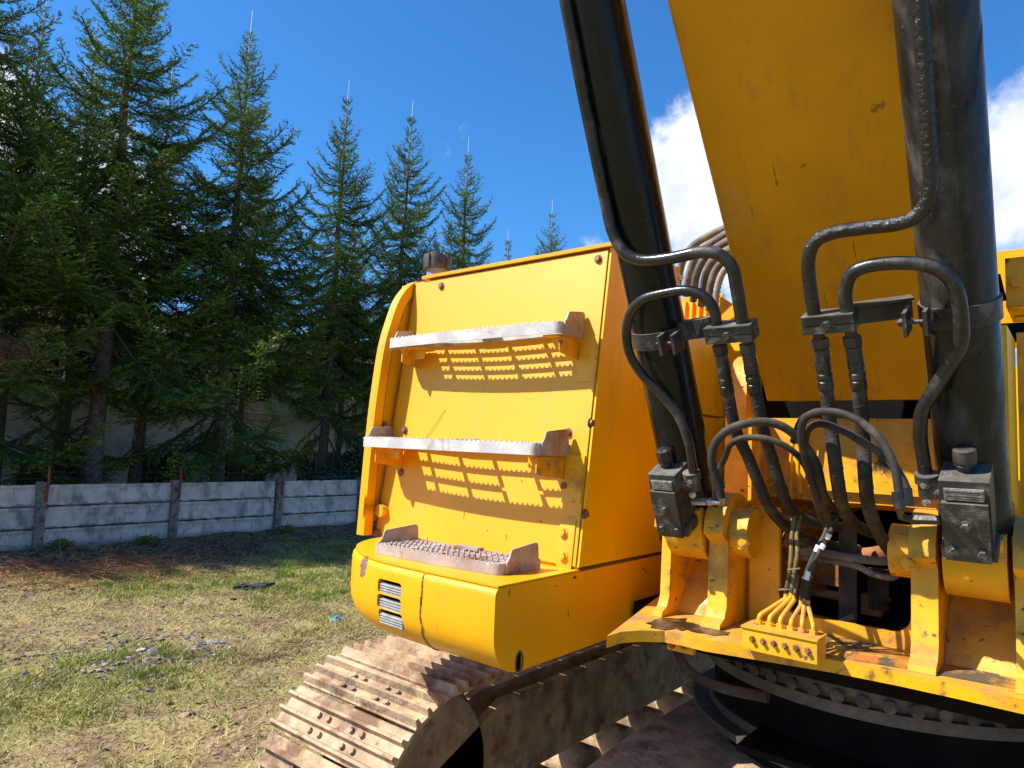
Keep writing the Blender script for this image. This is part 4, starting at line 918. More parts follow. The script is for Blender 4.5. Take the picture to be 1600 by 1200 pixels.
bm = NB(); tube(bm, catmull(pathS([(1428, -170), (1436, -20), (1444, 100), (1449, 190), (1455, 270), (1452, 305), (1432, 337), (1400, 350), (1350, 356), (1300, 364), (1272, 380), (1263, 410), (1266, 450), (1274, 502)], .130), 6), .0158, 18); part('hydraulic_pipe', bm, [black_tar], EX, 60, label='greasy black pipe running up the right boom cylinder')
bm = NB(); tube(bm, catmull(pathS([(1327, 502), (1321, 465), (1328, 432), (1352, 417), (1400, 411), (1445, 414), (1477, 428), (1495, 455), (1502, 500), (1500, 540), (1478, 580), (1455, 615), (1440, 645), (1438, 685), (1443, 720), (1447, 752)], [.13]*8+[.13, .125]+[.12]*6), 6), .0155, 18); part('hydraulic_pipe', bm, black_pipe, EX, 60)

# hose couplings below the clamps
def coupling(p, q, r=.0168):
    p = Vector(p); q = Vector(q); d = (q-p); L = d.length; d.normalize(); o = part('hose_coupling', cyl(NB(), p, p+d*L*.12, r*.8, 16), blackm, EX)
    bm = NB(); cyl(bm, p+d*L*.12, p+d*L*.27, r*1.28, 6); part('nut', bm, blackm, o, 25, bev=.002)
    bm = NB(); cyl(bm, p+d*L*.29, p+d*L*.50, r*1.12, 6); part('nut', bm, blackm, o, 25, bev=.0015)
    bm = NB(); cyl(bm, p+d*L*.50, q, r*1.02, 24, rings=((.08, r*1.1), (.3, r*1.1), (.33, r*1.0), (.42, r*1.0), (.45, r*1.12), (.6, r*1.12), (.62, r*1.02), (.68, r*1.02), (.70, r*1.12), (.97, r*1.12))); part('ferrule', bm, black_pipe, o)
    return o
for a, b in (((1122, 528), (1137, 615)), ((1165, 526), (1180, 612)), ((1279, 518), (1291, 608)), ((1329, 514), (1343, 608))): coupling(onS(*a, .125), onS(*b, .125))
def hose(pts, r, m, name='hydraulic_hose', seg=16, **k):
    path = catmull(pts, 6); bm = tube(NB(), path, r, seg)
    if .0155 < r < .0175 and name == 'hydraulic_hose':       # raised edge of the protective wrap winding round the hose
        hx = []; prev = Vector((1, 0, 0)); ang = 0
        for i in range(len(path)-1):
            t = (path[i+1]-path[i]); L = t.length; t.normalize(); prev = (prev-t*prev.dot(t)).normalized(); b_ = t.cross(prev); nst = max(3, int(L/.004))
            for q in range(nst):
                ang += L/nst*2*pi/.046; hx.append(path[i]+t*(L*q/nst)+(prev*cos(ang)+b_*sin(ang))*(r+.0002))
        tube(bm, hx, .0011, 4)
    return part(name, bm, m, EX, 60, **k)
def yp(l): return [onY(px, py, y) for px, py, y in l]
S_ = lambda px, py: onS(px, py, .125)
hose([S_(1136, 606), S_(1149, 671)]+yp([(1168, 712, 1.92), (1184, 752, 1.95), (1202, 793, 2.02), (1228, 822, 2.10), (1258, 841, 2.2), (1300, 853, 2.35), (1340, 858, 2.5)]), .0162, rubber)
hose([S_(1179, 604), S_(1192, 671)]+yp([(1206, 716, 1.92), (1218, 756, 1.96), (1234, 793, 2.03), (1262, 815, 2.12), (1300, 822, 2.25), (1330, 825, 2.4)]), .0162, rubber)
hose([S_(1290, 600), S_(1298, 668)]+yp([(1304, 714, 1.86), (1310, 759, 1.90), (1318, 796, 2.0), (1336, 820, 2.12), (1362, 832, 2.3)]), .0168, rubber)
hose([S_(1342, 600), S_(1349, 690)]+yp([(1352, 747, 1.88), (1358, 795, 1.95), (1374, 835, 2.05), (1392, 862, 2.2), (1400, 872, 2.35)]), .0168, rubber)
# rust brown ends of the hoses inside the frame
for pts in ([(1222, 843, 2.3), (1262, 858, 2.34), (1300, 872, 2.4)], [(1325, 868, 2.5), (1360, 868, 2.5), (1392, 862, 2.45)], [(1200, 820, 2.32), (1250, 815, 2.4), (1290, 800, 2.5)]):
    hose(yp(pts), .026, rusty, 'rusty_fitting')
# thinner looping hoses
hose(yp([(1127, 778, 1.80), (1122, 756, 1.79), (1112, 722, 1.77), (1118, 692, 1.76), (1142, 670, 1.76), (1185, 659, 1.78), (1222, 666, 1.80), (1252, 690, 1.83), (1274, 722, 1.87), (1284, 760, 1.92), (1290, 800, 2.0), (1300, 822, 2.1)]), .0112, rubber)
hose(yp([(1118, 790, 1.98), (1119, 750, 1.92), (1134, 712, 1.85), (1142, 694, 1.82), (1165, 684, 1.82), (1200, 686, 1.83), (1232, 700, 1.85), (1256, 724, 1.88), (1270, 760, 1.92), (1280, 800, 2.0), (1292, 826, 2.15)]), .0085, rubber)
hose(yp([(1407, 790, 1.72), (1404, 765, 1.72), (1397, 728, 1.72), (1376, 688, 1.73), (1343, 658, 1.74), (1305, 644, 1.75), (1270, 646, 1.77), (1253, 664, 1.79), (1254, 700, 1.83), (1266, 745, 1.88), (1282, 790, 1.97), (1300, 815, 2.1)]), .0095, rubber)
hose(yp([(1419, 770, 1.80), (1408, 745, 1.80), (1385, 715, 1.80), (1350, 692, 1.80), (1315, 672, 1.80), (1282, 662, 1.80), (1262, 672, 1.82), (1258, 700, 1.84), (1270, 735, 1.88), (1292, 780, 1.96), (1312, 805, 2.1)]), .0095, rubber)
hose(yp([(1240, 690, 2.0), (1254, 655, 1.95), (1282, 648, 1.95), (1300, 668, 2.0)]), .010, rubber)

# --- valve blocks
def valve(X0, c2, wd, lx, fit_side):
    c = onS(*c2, .150); M = LM(c)
    bm = NB(); box(bm, (-wd/2, -.09, -.085), (wd/2, .03, .085), M); vb = part('valve_block', bm, blackm, EX, bev=.004)
    bm = NB(); box(bm, (-wd/2+.004, .0305, -.115), (wd/2-.004, .045, .035), M); box(bm, (-wd/2-.006, -.05, -.118), (wd/2+.006, .0300, -.0855), M); part('cover_plate', bm, blackm, vb, bev=.003)
    bm = NB(); box(bm, (-wd/2+.010, .0305, .040), (wd/2-.010, .036, .068), M)
    for k in range(5): box(bm, (-wd/2+.012, .036, .041+.0055*k), (wd/2-.012, .0375+.002*random.random(), .0445+.0055*k), M)
    part('torn_label', bm, mat('wrinkled_tape', (.22, .20, .17), .3, var=.4, vscale=60, bump=.003, bscale=160), vb)
    for (x, z) in ((0, -.022), (-wd*.26, -.088), (wd*.30, -.090)): bolt(vb, M @ Vector((x, .045, z)), FN, .0105, .010, blackm)
    p = M @ Vector((.008*lx, -.03, .085)); bm = NB(); cyl(bm, p, p+A*.058, .0175, 24, rings=((.18, .0175), (.20, .021), (.30, .0235), (.34, .0215), (.37, .0215), (.40, .0240), (.95, .0240))); part('valve_cap', bm, black_pipe, vb)
    # flange where the pipe enters
    p = M @ Vector((fit_side*(wd/2+.030), -.02, .048)); bm = NB(); cyl(bm, p+A*.005, p+A*.028, .026, 20); cyl(bm, p+A*-.03, p+A*.005, .021, 20); cyl(bm, p+A*-.014-RX*fit_side*.032, p+A*-.014+RX*fit_side*.006, .024, 20); part('pipe_flange', bm, blackm, vb, bev=.002)
    for dz in (.008, -.038): bolt(vb, p+A*dz+FN*.018, (fit_side*.5, FN.y, FN.z), .0075, .012, zinc)
    return M, vb
ML, vL = valve(XL_, (1047, 775), .088, -1, 1)
MR, vR = valve(XR_, (1511, 795), .098, 0, -1)
p = onS(1082, 784, .13); bm = NB(); cyl(bm, p, onS(1104, 784, .13), .0115, 6); cyl(bm, onS(1104, 784, .13), onS(1118, 784, .13), .0095, 16, rings=((.2, .012), (.5, .012), (.6, .0095))); tube(bm, roundpath([onS(1114, 784, .13), onS(1129, 786, .13), onY(1127, 766, 1.80)], .02), .0085, 12); part('elbow_fitting', bm, zinc, vL)
bm = NB(); cyl(bm, onY(1124, 764, 1.80), onY(1118, 744, 1.79), .0165, 20); part('hose_ferrule', bm, black_pipe, EX)
p = onS(1470, 813, .13); bm = NB(); cyl(bm, p, onS(1436, 812, .13), .0125, 6); cyl(bm, onS(1436, 812, .13), onS(1424, 812, .13), .0135, 6); tube(bm, roundpath([onS(1426, 812, .13), onS(1408, 808, .13), onY(1403, 785, 1.72)], .02), .0085, 12); part('elbow_fitting', bm, blackm, vR)
bm = NB(); cyl(bm, onY(1406, 794, 1.72), onY(1402, 768, 1.72), .0118, 20); part('hose_ferrule', bm, black_pipe, EX)
bm = NB(); cyl(bm, onY(1419, 790, 1.80), onY(1416, 762, 1.80), .0118, 20); part('hose_ferrule', bm, black_pipe, EX)

# --- deck and mounting ears
DZ = 1.362
edge = [(948, 994), (971, 987), (1000, 985), (1039, 986), (1066, 991), (1100, 999), (1156, 1008), (1300, 1031), (1400, 1050), (1500, 1071), (1640, 1102)]
pts = [onZ(x, y, DZ) for x, y in edge]
front = [(p.x, p.y) for p in pts]
bm = NB(); prism(bm, front+[(.35, 2.195), (-1.26, 2.61)], 'Z', DZ-.032, DZ); part('deck_plate', bm, paint_dirty, EX, bev=.003)
bm = NB(); prism(bm, [(onZ(x, y, DZ).x, onZ(x, y, DZ).y) for x, y in [(1284, 1024), (1440, 1050), (1600, 1080), (1600, 1046), (1442, 1016), (1290, 992)]], 'Z', DZ+.0005, DZ+.0035); part('rusty_deck_patch', bm, deckm, EX)
c = onZ(1322, 1008, DZ+.004); bm = NB(); cyl(bm, (c.x, c.y, DZ+.0036), (c.x, c.y, DZ+.009), .055, 32); cyl(bm, (c.x+.03, c.y-.01, DZ+.009), (c.x+.03, c.y-.01, DZ+.014), .012, 12); part('access_cover', bm, deckm, EX, bev=.002)
for k, (px, py, rx, ry) in enumerate([(1050, 975, .07, .10), (1100, 985, .09, .06), (1225, 972, .05, .05), (1465, 1035, .07, .04), (1530, 1052, .08, .05)]):
    c = onZ(px, py, DZ); bm = NB(); o_ = [(c.x+rx*cos(a)*random.uniform(.55, 1.05), c.y+ry*sin(a)*random.uniform(.55, 1.05)) for a in [2*pi*i/20 for i in range(20)]]
    prism(bm, o_, 'Z', DZ+.0006, DZ+.0022+.0002*k); part('oil_crust', bm, oilm, EX)
# inner front web with the large opening
YW = 2.2
def W(px, py): p = onY(px, py, YW); return (p.x, p.z)
lo = DZ-.002
ob = [W(1216, 790), W(1217, 925)]
r_ = .05; bl = W(1217, 955); br = W(1424, 980)
inner = [(bl[0], 1.72)]+[(bl[0]+r_-r_*cos(a), bl[1]+r_-r_*sin(a)) for a in [pi/2*k/6 for k in range(7)]]+[(br[0]-r_+r_*sin(a), bl[1]+r_-r_*cos(a)) for a in [pi/2*k/6 for k in range(7)]]+[(br[0], 1.72)]
outer = [(-.815, 1.72), (-.815, lo), (-.30, lo), (-.30, 1.72)]
bm = NB()
# build the U plate as quads
m_ = len(inner); lefts = inner[:m_//2]; rights = inner[m_//2:]
zb_ = bl[1]; x0_, x1_ = bl[0], br[0]
box(bm, (-.815, YW, lo), (-.30, YW+.02, zb_)); box(bm, (-.815, YW, zb_+.0002), (x0_, YW+.02, 1.72)); box(bm, (x1_, YW, zb_+.0002), (-.30, YW+.02, 1.72))
for cx_, sx in ((x0_, 1), (x1_, -1)):
    arc = [(cx_+sx*(r_-r_*cos(a)), zb_+r_-r_*sin(a)) for a in [pi/2*k/6 for k in range(7)]]
    for a, b in zip(arc, arc[1:]): prism(bm, [(cx_-sx*.001, zb_-.001), a, b], 'Y', YW+.0003, YW+.0197)
part('front_web', bm, paint_dirty, EX, smooth=30)
def ear(x0, x1, yf0, ztop, m=paint_dirty, foot=True, rb=.12, name='mounting_ear', bev=.004):
    bm = NB(); cz, cy = PZ-.01, PY+.0
    pts = [(yf0-.0, DZ+.001)]
    if foot: pts = [(yf0-.055, DZ+.001), (yf0-.05, DZ+.016), (yf0-.02, DZ+.028), (yf0-.004, DZ+.06)]
    pts += [(yf0+.004, cz-.03)]+[(cy-rb*cos(a), cz+rb*sin(a)) for a in [pi*k/10 for k in range(0, 8)]]+[(2.62, 1.60), (2.62, DZ+.001)]
    prism(bm, pts, 'X', x0, x1); return part(name, bm, m, EX, bev=bev)
ear(-1.058, -1.026, 2.075, 0)
e1 = ear(-.892, -.832, 2.062, 0)
e2 = ear(-.345, -.285, 2.060, 0, rb=.115)
ear(-.128, -.078, 2.060, 0, rb=.12)
# pins with bosses and locking bolts
for (e, x, sgn, q, r1) in ((e1, -.831, 1, (1172, 835), .075), (e2, -.346, -1, (1418, 850), .070)):
    bm = NB(); cyl(bm, (x, PY, PZ-.01), (x+sgn*.055, PY, PZ-.01), r1, 40); bs = part('pin_boss', bm, paint_dirty, e, bev=.004)
for (e, q, yy, d) in ((e1, (1160, 848), 2.045, (.35, -1, .1)), (e2, (1422, 880), 2.05, (-.1, -1, 0))):
    c = onY(*q, yy); bm = NB(); dn = Vector(d).normalized(); cyl(bm, c+dn*-.05, c+dn*.004, .023, 6); cyl(bm, c+dn*.004, c+dn*.022, .013, 16); cyl(bm, c+dn*.022, c+dn*.025, .008, 12); part('lock_bolt', bm, paint_dirty, e, bev=.002)
# sloping webs between each pair of ears
for x0, x1 in ((-1.025, -.893), (-.284, -.129)):
    bm = NB(); prism(bm, [(2.135, DZ+.001), (2.15, DZ+.03), (2.34, 1.60), (2.36, 1.60), (2.36, DZ+.001)], 'X', x0, x1); part('sloping_web', bm, paint_dirty, EX)
# bolts and clip under the deck lip
c = onY(1061, 1007, 1.985); bm = NB(); box(bm, (c.x-.038, c.y, c.z-.022), (c.x+.045, c.y+.02, c.z+.012)); cp = part('lip_clip', bm, paint_dirty, EX, bev=.005)
for q in (1050, 1067): bolt(cp, onY(q, 1008, 1.984), (0, -1, 0), .008, .008, rusty)
# grease manifold
a0 = onY(1157, 977, 1.86); a1 = onY(1281, 997, 1.86); zlo = onY(1281, 1021, 1.86).z
bm = NB(); box(bm, (a0.x, 1.872, DZ+.002), (a1.x-.01, 1.900, DZ+.058)); box(bm, (a0.x-.002, 1.867, DZ+.0582), (a1.x-.008, 1.955, DZ+.063)); box(bm, (a1.x-.014, 1.9005, DZ+.002), (a1.x-.010, 1.950, DZ+.058)); mf = part('grease_manifold', bm, paint_dirty, EX, bev=.0025)
for k in range(6):
    x = a0.x+.028+(a1.x-a0.x-.06)*k/5; bolt(mf, (x, 1.872, DZ+.032), (0, -1, .1), .006, .012, boltm)
yel_tube = paint_dirty
tops = []
tgtL = [(1228, 928), (1236, 926), (1241, 930)]; tgtR = [(1252, 938), (1257, 934), (1262, 938)]
for k in range(6):
    x = a0.x+.028+(a1.x-a0.x-.06)*k/5; b0 = Vector((x, 1.922, DZ+.063)); t = (tgtL+tgtR)[k]; e_ = onY(*t, 1.99)
    bm = NB(); tube(bm, roundpath([b0, b0+Vector((0, -.002, .022)), e_+Vector((0, 0, -.012)), e_], .02), .0060, 12); part('elbow_pipe', bm, paint_dirty, mf)
    bm = NB(); cyl(bm, b0, b0+Vector((0, 0, .010)), .0115, 6); part('nut', bm, paint_dirty, mf)
GL = [[(1228, 928, 1.99), (1232, 905, 2.0), (1236, 870, 2.0), (1237, 840, 2.02), (1243, 800, 2.05)], [(1236, 926, 1.99), (1241, 895, 2.0), (1246, 866, 2.0), (1245, 838, 2.02), (1250, 805, 2.06)], [(1241, 930, 1.99), (1245, 900, 2.01), (1242, 868, 2.02), (1240, 838, 2.03), (1238, 800, 2.06)],
      [(1252, 938, 1.99), (1255, 915, 1.99), (1262, 890, 1.99), (1275, 860, 2.0), (1290, 832, 2.02), (1296, 800, 2.06)], [(1257, 934, 1.99), (1261, 912, 1.98), (1268, 888, 1.98), (1283, 858, 1.99), (1298, 830, 2.0), (1310, 806, 2.05)], [(1262, 938, 1.99), (1264, 912, 2.0), (1270, 890, 2.0), (1280, 862, 2.02), (1294, 834, 2.05), (1302, 806, 2.1)]]
for k, g_ in enumerate(GL): hose(yp(g_), .0062, olive_line if k < 3 else rubber, 'grease_line', 10)
for (q, r_) in (((1241, 889), .013), ((1262, 902), .012), ((1226, 921), .014)):
    c = onY(*q, 1.992); bm = NB(); tube(bm, [c+Vector((cos(a)*r_*1.1, sin(a)*r_*.7, .003*cos(a))) for a in [2*pi*i/16 for i in range(17)]], .0022, 6); part('cable_tie', bm, rubber_pale, EX)
for (a, b) in (((1264, 893, 1.978), (1260, 906, 1.975)), ((1283, 858, 1.98), (1287, 851, 1.985)), ((1275, 862, 1.988), (1279, 852, 1.99)), ((1292, 842, 1.99), (1296, 834, 1.99))):
    bm = NB(); cyl(bm, onY(*a), onY(*b), .0072, 10); part('paint_mark', bm, whitem, EX)
# inside the opening
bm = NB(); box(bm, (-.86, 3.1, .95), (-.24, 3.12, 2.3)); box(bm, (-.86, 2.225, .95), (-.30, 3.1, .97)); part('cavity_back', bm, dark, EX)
for xa in (-.835, -.310):
    bm = NB(); box(bm, (xa, 2.23, 1.30), (xa+.011, 3.1, 2.0)); part('frame_rail', bm, paint_dirty, EX)
a = onY(1310, 835, 2.29); b = onY(1340, 962, 2.29); bm = NB(); box(bm, (a.x, 2.29, b.z-.1), (b.x-.003, 2.30, a.z+.03)); part('upright_strap', bm, rubber, EX)
hose(yp([(1195, 868, 2.32), (1260, 862, 2.28), (1320, 870, 2.27), (1380, 877, 2.27), (1430, 872, 2.3)]), .0125, rubber_pale)
hose(yp([(1200, 862, 2.36), (1260, 872, 2.32), (1330, 882, 2.27), (1365, 897, 2.26), (1395, 902, 2.26), (1412, 885, 2.28), (1418, 855, 2.32)]), .0095, rubber_pale)
hose(yp([(1232, 920, 2.45), (1280, 926, 2.42), (1330, 935, 2.42)]), .014, rusty, 'rusty_fitting')
hose(yp([(1240, 812, 2.6), (1300, 802, 2.55), (1345, 790, 2.5), (1380, 775, 2.45)]), .012, rubber)
bm = NB(); c = onY(1364, 945, 2.42); box(bm, (c.x-.03, 2.40, c.z-.03), (c.x+.025, 2.44, c.z+.03)); part('junction_block', bm, rusty, EX, bev=.004)
bm = NB(); c = onY(1372, 915, 2.42); cyl(bm, c-Vector((0, 0, .07)), c+Vector((0, 0, .05)), .03, 16, rings=((.2, .03), (.22, .035), (.3, .035), (.32, .03))); part('swivel_port', bm, rubber, EX)
bm = NB(); c = onY(1295, 895, 2.45); box(bm, (c.x-.05, 2.45, c.z-.04), (c.x+.04, 2.48, c.z+.05)); part('valve_body', bm, rusty, EX, bev=.006)
bm = NB(); c = onY(1235, 797, 2.6)
for k in range(3): cyl(bm, onY(1228+k*6, 797-k, 2.6), onY(1250+k*6, 797-k, 2.6), .016-.003*k, 14)
part('tank_port', bm, paint_dirty, EX)

# --- boom
BT = .775
def bY(z): return 2.311-BT*(z-2.055)
BXL, BXR = -.800, -.285
bd = Vector((0, -BT, 1)).normalized(); bn = Vector((0, 1, BT)).normalized()
def BPt(z, dd): q = Vector((0, bY(z), z))+bn*dd; return (q.y, q.z)
bm = NB(); prism(bm, [BPt(2.062, 0), BPt(4.3, 0), BPt(4.3, .016), BPt(2.062, .016)], 'X', BXL, BXR); boom = part('boom', bm, paint_boom, EX, bev=.003)
bm = NB()
for x in (BXL+.012, BXR-.026): prism(bm, [BPt(2.075, .0165), BPt(4.3, .0165), BPt(4.3, .62), BPt(2.55, .55), BPt(2.2, .30)], 'X', x, x+.014)
part('boom_side', bm, paint_boom, boom)
bm = NB(); prism(bm, [BPt(2.55, .551), BPt(4.3, .621), BPt(4.3, .637), BPt(2.55, .567)], 'X', BXL, BXR); part('boom_top', bm, paint_boom, boom)
bm = NB(); cyl(bm, (BXL+.03, BPt(2.25, .28)[0]+.06, 2.2), (BXR-.03, BPt(2.25, .28)[0]+.06, 2.2), .13, 32); part('boom_foot', bm, paint_dirty, boom)
for x in (BXL+.004, BXR-.004):
    bm = NB(); pts = [];
    for k in range(260):
        z = 2.07+2.1*k/259; y, zz = BPt(z, -.0005); pts.append((x+random.gauss(0, .0006), y, zz))
    tube(bm, pts, .0032, 6, wob=.45); part('weld_bead', bm, paint_boom, boom)
# tower behind and below the boom
YT = 2.40; ztp_ = onY(1340, 654, YT).z
bm = NB(); t0 = onY(1200, 765, YT); box(bm, (-.86, YT, 1.775), (-.27, YT+.02, ztp_)); part('tower_panel', bm, paint_dirty, EX, bev=.003)
bm = NB(); box(bm, (-.99, 2.75, 1.72), (-.20, 2.77, 2.6)); part('gap_shade_plate', bm, dark, EX)  # black plate added in place of the shade in the gap under the boom
bm = NB(); prism(bm, [(YT+.021, 1.7751), (YT+.10, 1.7751), (YT+.10, 1.72), (YT+.021, 1.74)], 'X', -.86, -.27); part('tower_lip', bm, paint_dirty, EX)
a = onY(1150, 548, 2.58); zt_ = a.z; xa_ = onY(1134, 600, 2.58).x; xb_ = onY(1166, 600, 2.58).x
for x0, x1 in ((xa_, xb_), (-.262, -.20)):
    bm = NB(); cy_, cz_ = 2.75, zt_-.19; pts = [(2.58, 1.62)]+[(cy_-.17*cos(t), cz_+.19*sin(t)) for t in [pi*k/12 for k in range(13)]]+[(3.0, 1.9), (3.0, 1.62)]
    prism(bm, pts, 'X', x0, x1); part('tower_ear', bm, paint_dirty, EX, bev=.004)
for q in ((1138, 600), (1148, 742)):
    pass
hose(yp([(1250, 770, 2.37), (1247, 730, 2.36), (1252, 690, 2.35), (1262, 655, 2.36), (1275, 640, 2.38)]), .007, paint_dirty, 'hose_sleeve')
hose(yp([(1236, 780, 2.37), (1235, 730, 2.36), (1240, 690, 2.35), (1250, 660, 2.36)]), .006, paint_dirty, 'hose_sleeve')
# centre hood, vents and hose bundle between cylinder and boom
bm = NB(); box(bm, (-1.297, 3.16, 1.36), (-.2, 3.20, 2.42)); part('centre_hood', bm, paint_side, EX, bev=.004)
zs_ = onX(1095, 508, -1.3).z; zm_ = onX(1120, 652, -1.3).z
bm = NB(); box(bm, (-1.33, 2.675, zm_+.006), (-1.302, 3.5, zs_)); part('engine_side_panel', bm, paint_side, EX, bev=.006)
bm = NB(); box(bm, (-1.33, 2.675, 1.36), (-1.302, 3.5, zm_-.006)); part('engine_side_panel', bm, paint_side, EX, bev=.006)
bm = NB(); box(bm, (-2.2, 2.70, 1.36), (-1.331, 3.5, zs_-.01)); part('engine_bay', bm, paint_side, EX)
vt = NB(); a = onY(1062, 470, 2.95); b = onY(1118, 500, 2.95)
box(vt, (a.x-.02, 2.98, b.z-.03), (b.x+.02, 3.0, a.z+.02)); vn = part('vent_panel', vt, paint, EX, bev=.003)
for k in range(5):
    x = a.x+.012+(b.x-a.x)*k/5; bm = NB(); prism(bm, [(2.9795, b.z-.01), (2.9795, a.z), (2.962, a.z-.008), (2.950, b.z)], 'X', x, x+.012); part('louvre', bm, paint, vn, bev=.001)
bm = NB(); q = [onY(*t, 2.9) for t in ((1125, 462), (1148, 478), (1148, 500), (1124, 500))]; prism(bm, [(p.x, p.z) for p in q], 'Y', 2.9, 2.93); part('lifting_lug', bm, paint, EX, bev=.003)
for k, pts in enumerate(([(1135, 356, 2.75), (1108, 368, 2.75), (1082, 385, 2.76), (1066, 410, 2.77), (1058, 448, 2.8)], [(1140, 362, 2.7), (1118, 376, 2.72), (1092, 395, 2.73), (1078, 425, 2.75), (1072, 462, 2.8)],
             [(1142, 374, 2.66), (1118, 388, 2.68), (1100, 405, 2.7), (1088, 432, 2.72), (1083, 470, 2.78)], [(1150, 385, 2.62), (1125, 398, 2.64), (1108, 416, 2.66), (1100, 440, 2.7), (1096, 478, 2.75)], [(1155, 398, 2.6), (1132, 408, 2.62), (1118, 424, 2.64), (1110, 450, 2.66), (1108, 485, 2.7)])):
    hose(yp(pts), .0165, rubber_pale, 'boom_hose')
bm = NB(); pth = catmull(yp([(1145, 410, 2.56), (1130, 425, 2.56), (1121, 450, 2.58), (1117, 485, 2.6)]), 8); tube(bm, pth, .012, 12)
hx = []; 
for i in range(140):
    t = i/139*(len(pth)-1.001); k = int(t); p = pth[k].lerp(pth[k+1], t-k); a = i*.62; hx.append(p+Vector((cos(a)*.0135, 0, sin(a)*.0135)))
tube(bm, hx, .0028, 5); part('spiral_wrapped_hose', bm, greym, EX)
# right hand edge: cab base upright, stub and bracket
def bar(px0, px1, py0, py1, y, th, m, name, bev=.003, **k):
    a = onY(px0, py0, y); b = onY(px1, py1, y); bm = NB(); box(bm, (a.x, y, min(a.z, b.z)), (b.x, y+th, max(a.z, b.z))); return part(name, bm, m, EX, bev=bev, **k)
bar(1564, 1580, 508, 800, 2.20, .30, paint_side, 'cab_side_plate')
bar(1588, 1640, 520, 1090, 2.50, .04, paint_dirty, 'cab_base_panel')
a = onY(1570, 404, 2.6); bm = NB(); b = onY(1640, 474, 2.6); box(bm, (a.x, 2.6, b.z), (b.x, 2.9, a.z)); cb = part('cab_bracket', bm, paint_dirty, EX, bev=.005)
bolt(cb, onY(1588, 443, 2.6), (0, -1, 0), .016, .02, paint_dirty)
a = onY(1535, 396, 2.95); b = onY(1660, 396, 2.95); bm = NB(); box(bm, (a.x, 2.95, 2.35), (b.x, 3.4, a.z)); part('cab_step_box', bm, paint, EX, bev=.006)
bm = NB(); c = onY(1575, 520, 2.55); cyl(bm, c-Vector((.05, 0, 0)), c+Vector((.06, 0, 0)), .03, 16); part('cab_mount', bm, dark, EX); bm = NB(); cyl(bm, onY(1556, 430, 2.45), onY(1566, 470, 2.45), .012, 10); part('cab_mount', bm, dark, EX)
bar(1574, 1590, 560, 1000, 2.45, .02, dark, 'dark_gap_plate')
# under the deck: turntable ring, lower frame
bm = NB(); cyl(bm, (-.59, 3.0, .80), (-.59, 3.0, 1.10), .62, 64); part('slewing_ring', bm, dark, EX)
bm = NB(); cyl(bm, (-.59, 3.0, 1.101), (-.59, 3.0, 1.22), .66, 64, rings=((.3, .66), (.32, .64), (.5, .64), (.52, .66))); part('slewing_gear', bm, mat('greasy_gear', (.09, .075, .06), .5, var=.3, vscale=20, bump=.003, bscale=60), EX)
for k in range(60):
    a = 2*pi*k/60; hexb = part('ring_bolt', hexhead(NB(), (-.59+.69*cos(a), 3.0+.69*sin(a), 1.222), (0, 0, -1), .014, .018), blackm, EX) if k == 0 else link(hexb0.copy())
    if k == 0: hexb0 = hexb
    hexb.location = Vector((-.59+.67*cos(a), 3.0+.67*sin(a), 1.160))-Vector(EX.location); hexb.parent = EX; hexb.rotation_euler = (pi/2, 0, a+pi/2)
bm = NB(); cyl(bm, (-.59, 3.0, .905), (-.59, 3.0, .93), .70, 64); cyl(bm, (-.59, 3.0, .93), (-.59, 3.0, .96), .64, 64); part('ring_flange', bm, mat('greasy_gear', (0, 0, 0)), EX, bev=.002)
bm = NB(); box(bm, (-1.28, 2.30, 1.20), (.4, 2.62, 1.328)); part('frame_crossmember', bm, dark, EX)
bm = NB(); prism(bm, [(2.1, .55), (1.6, .62), (1.6, .78), (2.3, .84), (3.9, .84), (3.9, .55)], 'X', -1.3, .12); part('undercarriage_frame', bm, track_m, EX, bev=.01)
bm = NB(); box(bm, (-2.3, 2.62, 1.21), (1.0, 6.2, 1.34)); part('revolving_frame', bm, dark, EX)
bm = NB(); box(bm, (-2.30, 2.76, 1.341), (-1.335, 6.4, 2.45)); part('engine_housing', bm, paint_side, EX, bev=.03)
bm = NB(); box(bm, (-1.304, 3.6, 1.341), (.9, 6.4, 2.30)); part('engine_housing', bm, paint_side, EX, bev=.03)
# light dusty end of a track shoe catching the sun, and the curved hose below the lip
hose(yp([(1055, 1010, 2.2), (1062, 1030, 2.18), (1085, 1055, 2.16), (1130, 1075, 2.15), (1200, 1090, 2.15)]), .016, rubber, 'drain_hose')

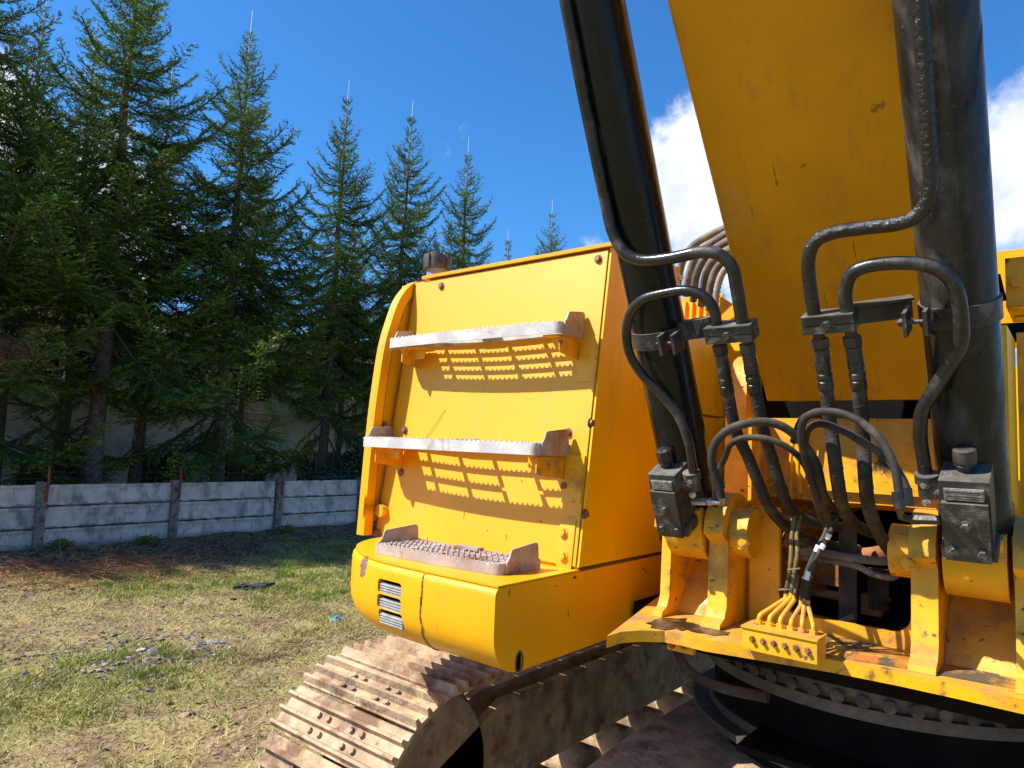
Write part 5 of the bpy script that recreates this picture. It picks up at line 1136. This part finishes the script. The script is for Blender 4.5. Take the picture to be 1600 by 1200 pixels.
# --- tracks
def shoe_mesh(wd):
    bm = NB(); base = [(-.090, 0), (-.092, .010)]
    for c_ in (-.072, -.012, .048): base += [(c_-.013, .013), (c_-.006, .040), (c_+.006, .040), (c_+.013, .013)]
    base += [(.086, .012), (.092, .004), (.092, 0)]
    prism(bm, base, 'X', -wd/2, wd/2); bmesh.ops.recalc_face_normals(bm, faces=bm.faces)
    for bx in (-.13, -.07, .07, .13):
        for by in (-.042, .018): cyl(bm, (bx, by, .011), (bx, by, .026), .012, 6)
    me = bpy.data.meshes.new('track_shoe'); bm.to_mesh(me); bm.free(); me.materials.append(track_m); return me
def track(xc, wd, name='track'):
    root = EX
    R = .45; y0, y1 = 2.02, 5.6; zc = .49; pitch = .19
    bm = NB()
    for xx in (xc-.10, xc+.06): prism(bm, [(y0+.2, .35), (y0+.1, .55), (y0+.5, .72), (y1-.5, .72), (y1-.1, .55), (y1-.2, .35)], 'X', xx, xx+.04)
    tf = part('track_frame', bm, track_m, EX, bev=.01)
    for yy in (y0, y1):
        bm = NB(); cyl(bm, (xc-.10, yy, zc), (xc+.10, yy, zc), R-.07, 40, rings=((.3, R-.07), (.32, R-.03), (.68, R-.03), (.7, R-.07))); part('track_wheel', bm, track_m, tf)
    for k in range(8):
        yy = y0+.5+(y1-y0-1.0)*k/7; bm = NB(); cyl(bm, (xc-.12, yy, .20), (xc+.12, yy, .20), .10, 20); part('track_roller', bm, track_m, tf)
    me = shoe_mesh(wd); L = 2*(y1-y0)+2*pi*R; n = int(round(L/pitch)); pitch = L/n
    for k in range(n):
        s = k*pitch
        if s < y1-y0: pos = (y0+s, zc+R); ang = 0
        elif s < y1-y0+pi*R: a = (s-(y1-y0))/R; pos = (y1+R*sin(a), zc+R*cos(a)); ang = -a
        elif s < 2*(y1-y0)+pi*R: pos = (y1-(s-(y1-y0)-pi*R), zc-R); ang = pi
        else: a = (s-2*(y1-y0)-pi*R)/R; pos = (y0-R*sin(a), zc-R*cos(a)); ang = pi-a
        o = link(bpy.data.objects.new('track_shoe', me)); o.parent = tf
        o.location = Vector((xc+random.uniform(-.004, .004), pos[0], pos[1]))-wloc(tf); o.rotation_euler = (ang+random.uniform(-.02, .02), 0, random.uniform(-.006, .006))
track(-2.16, .68); track(1.02, .68)
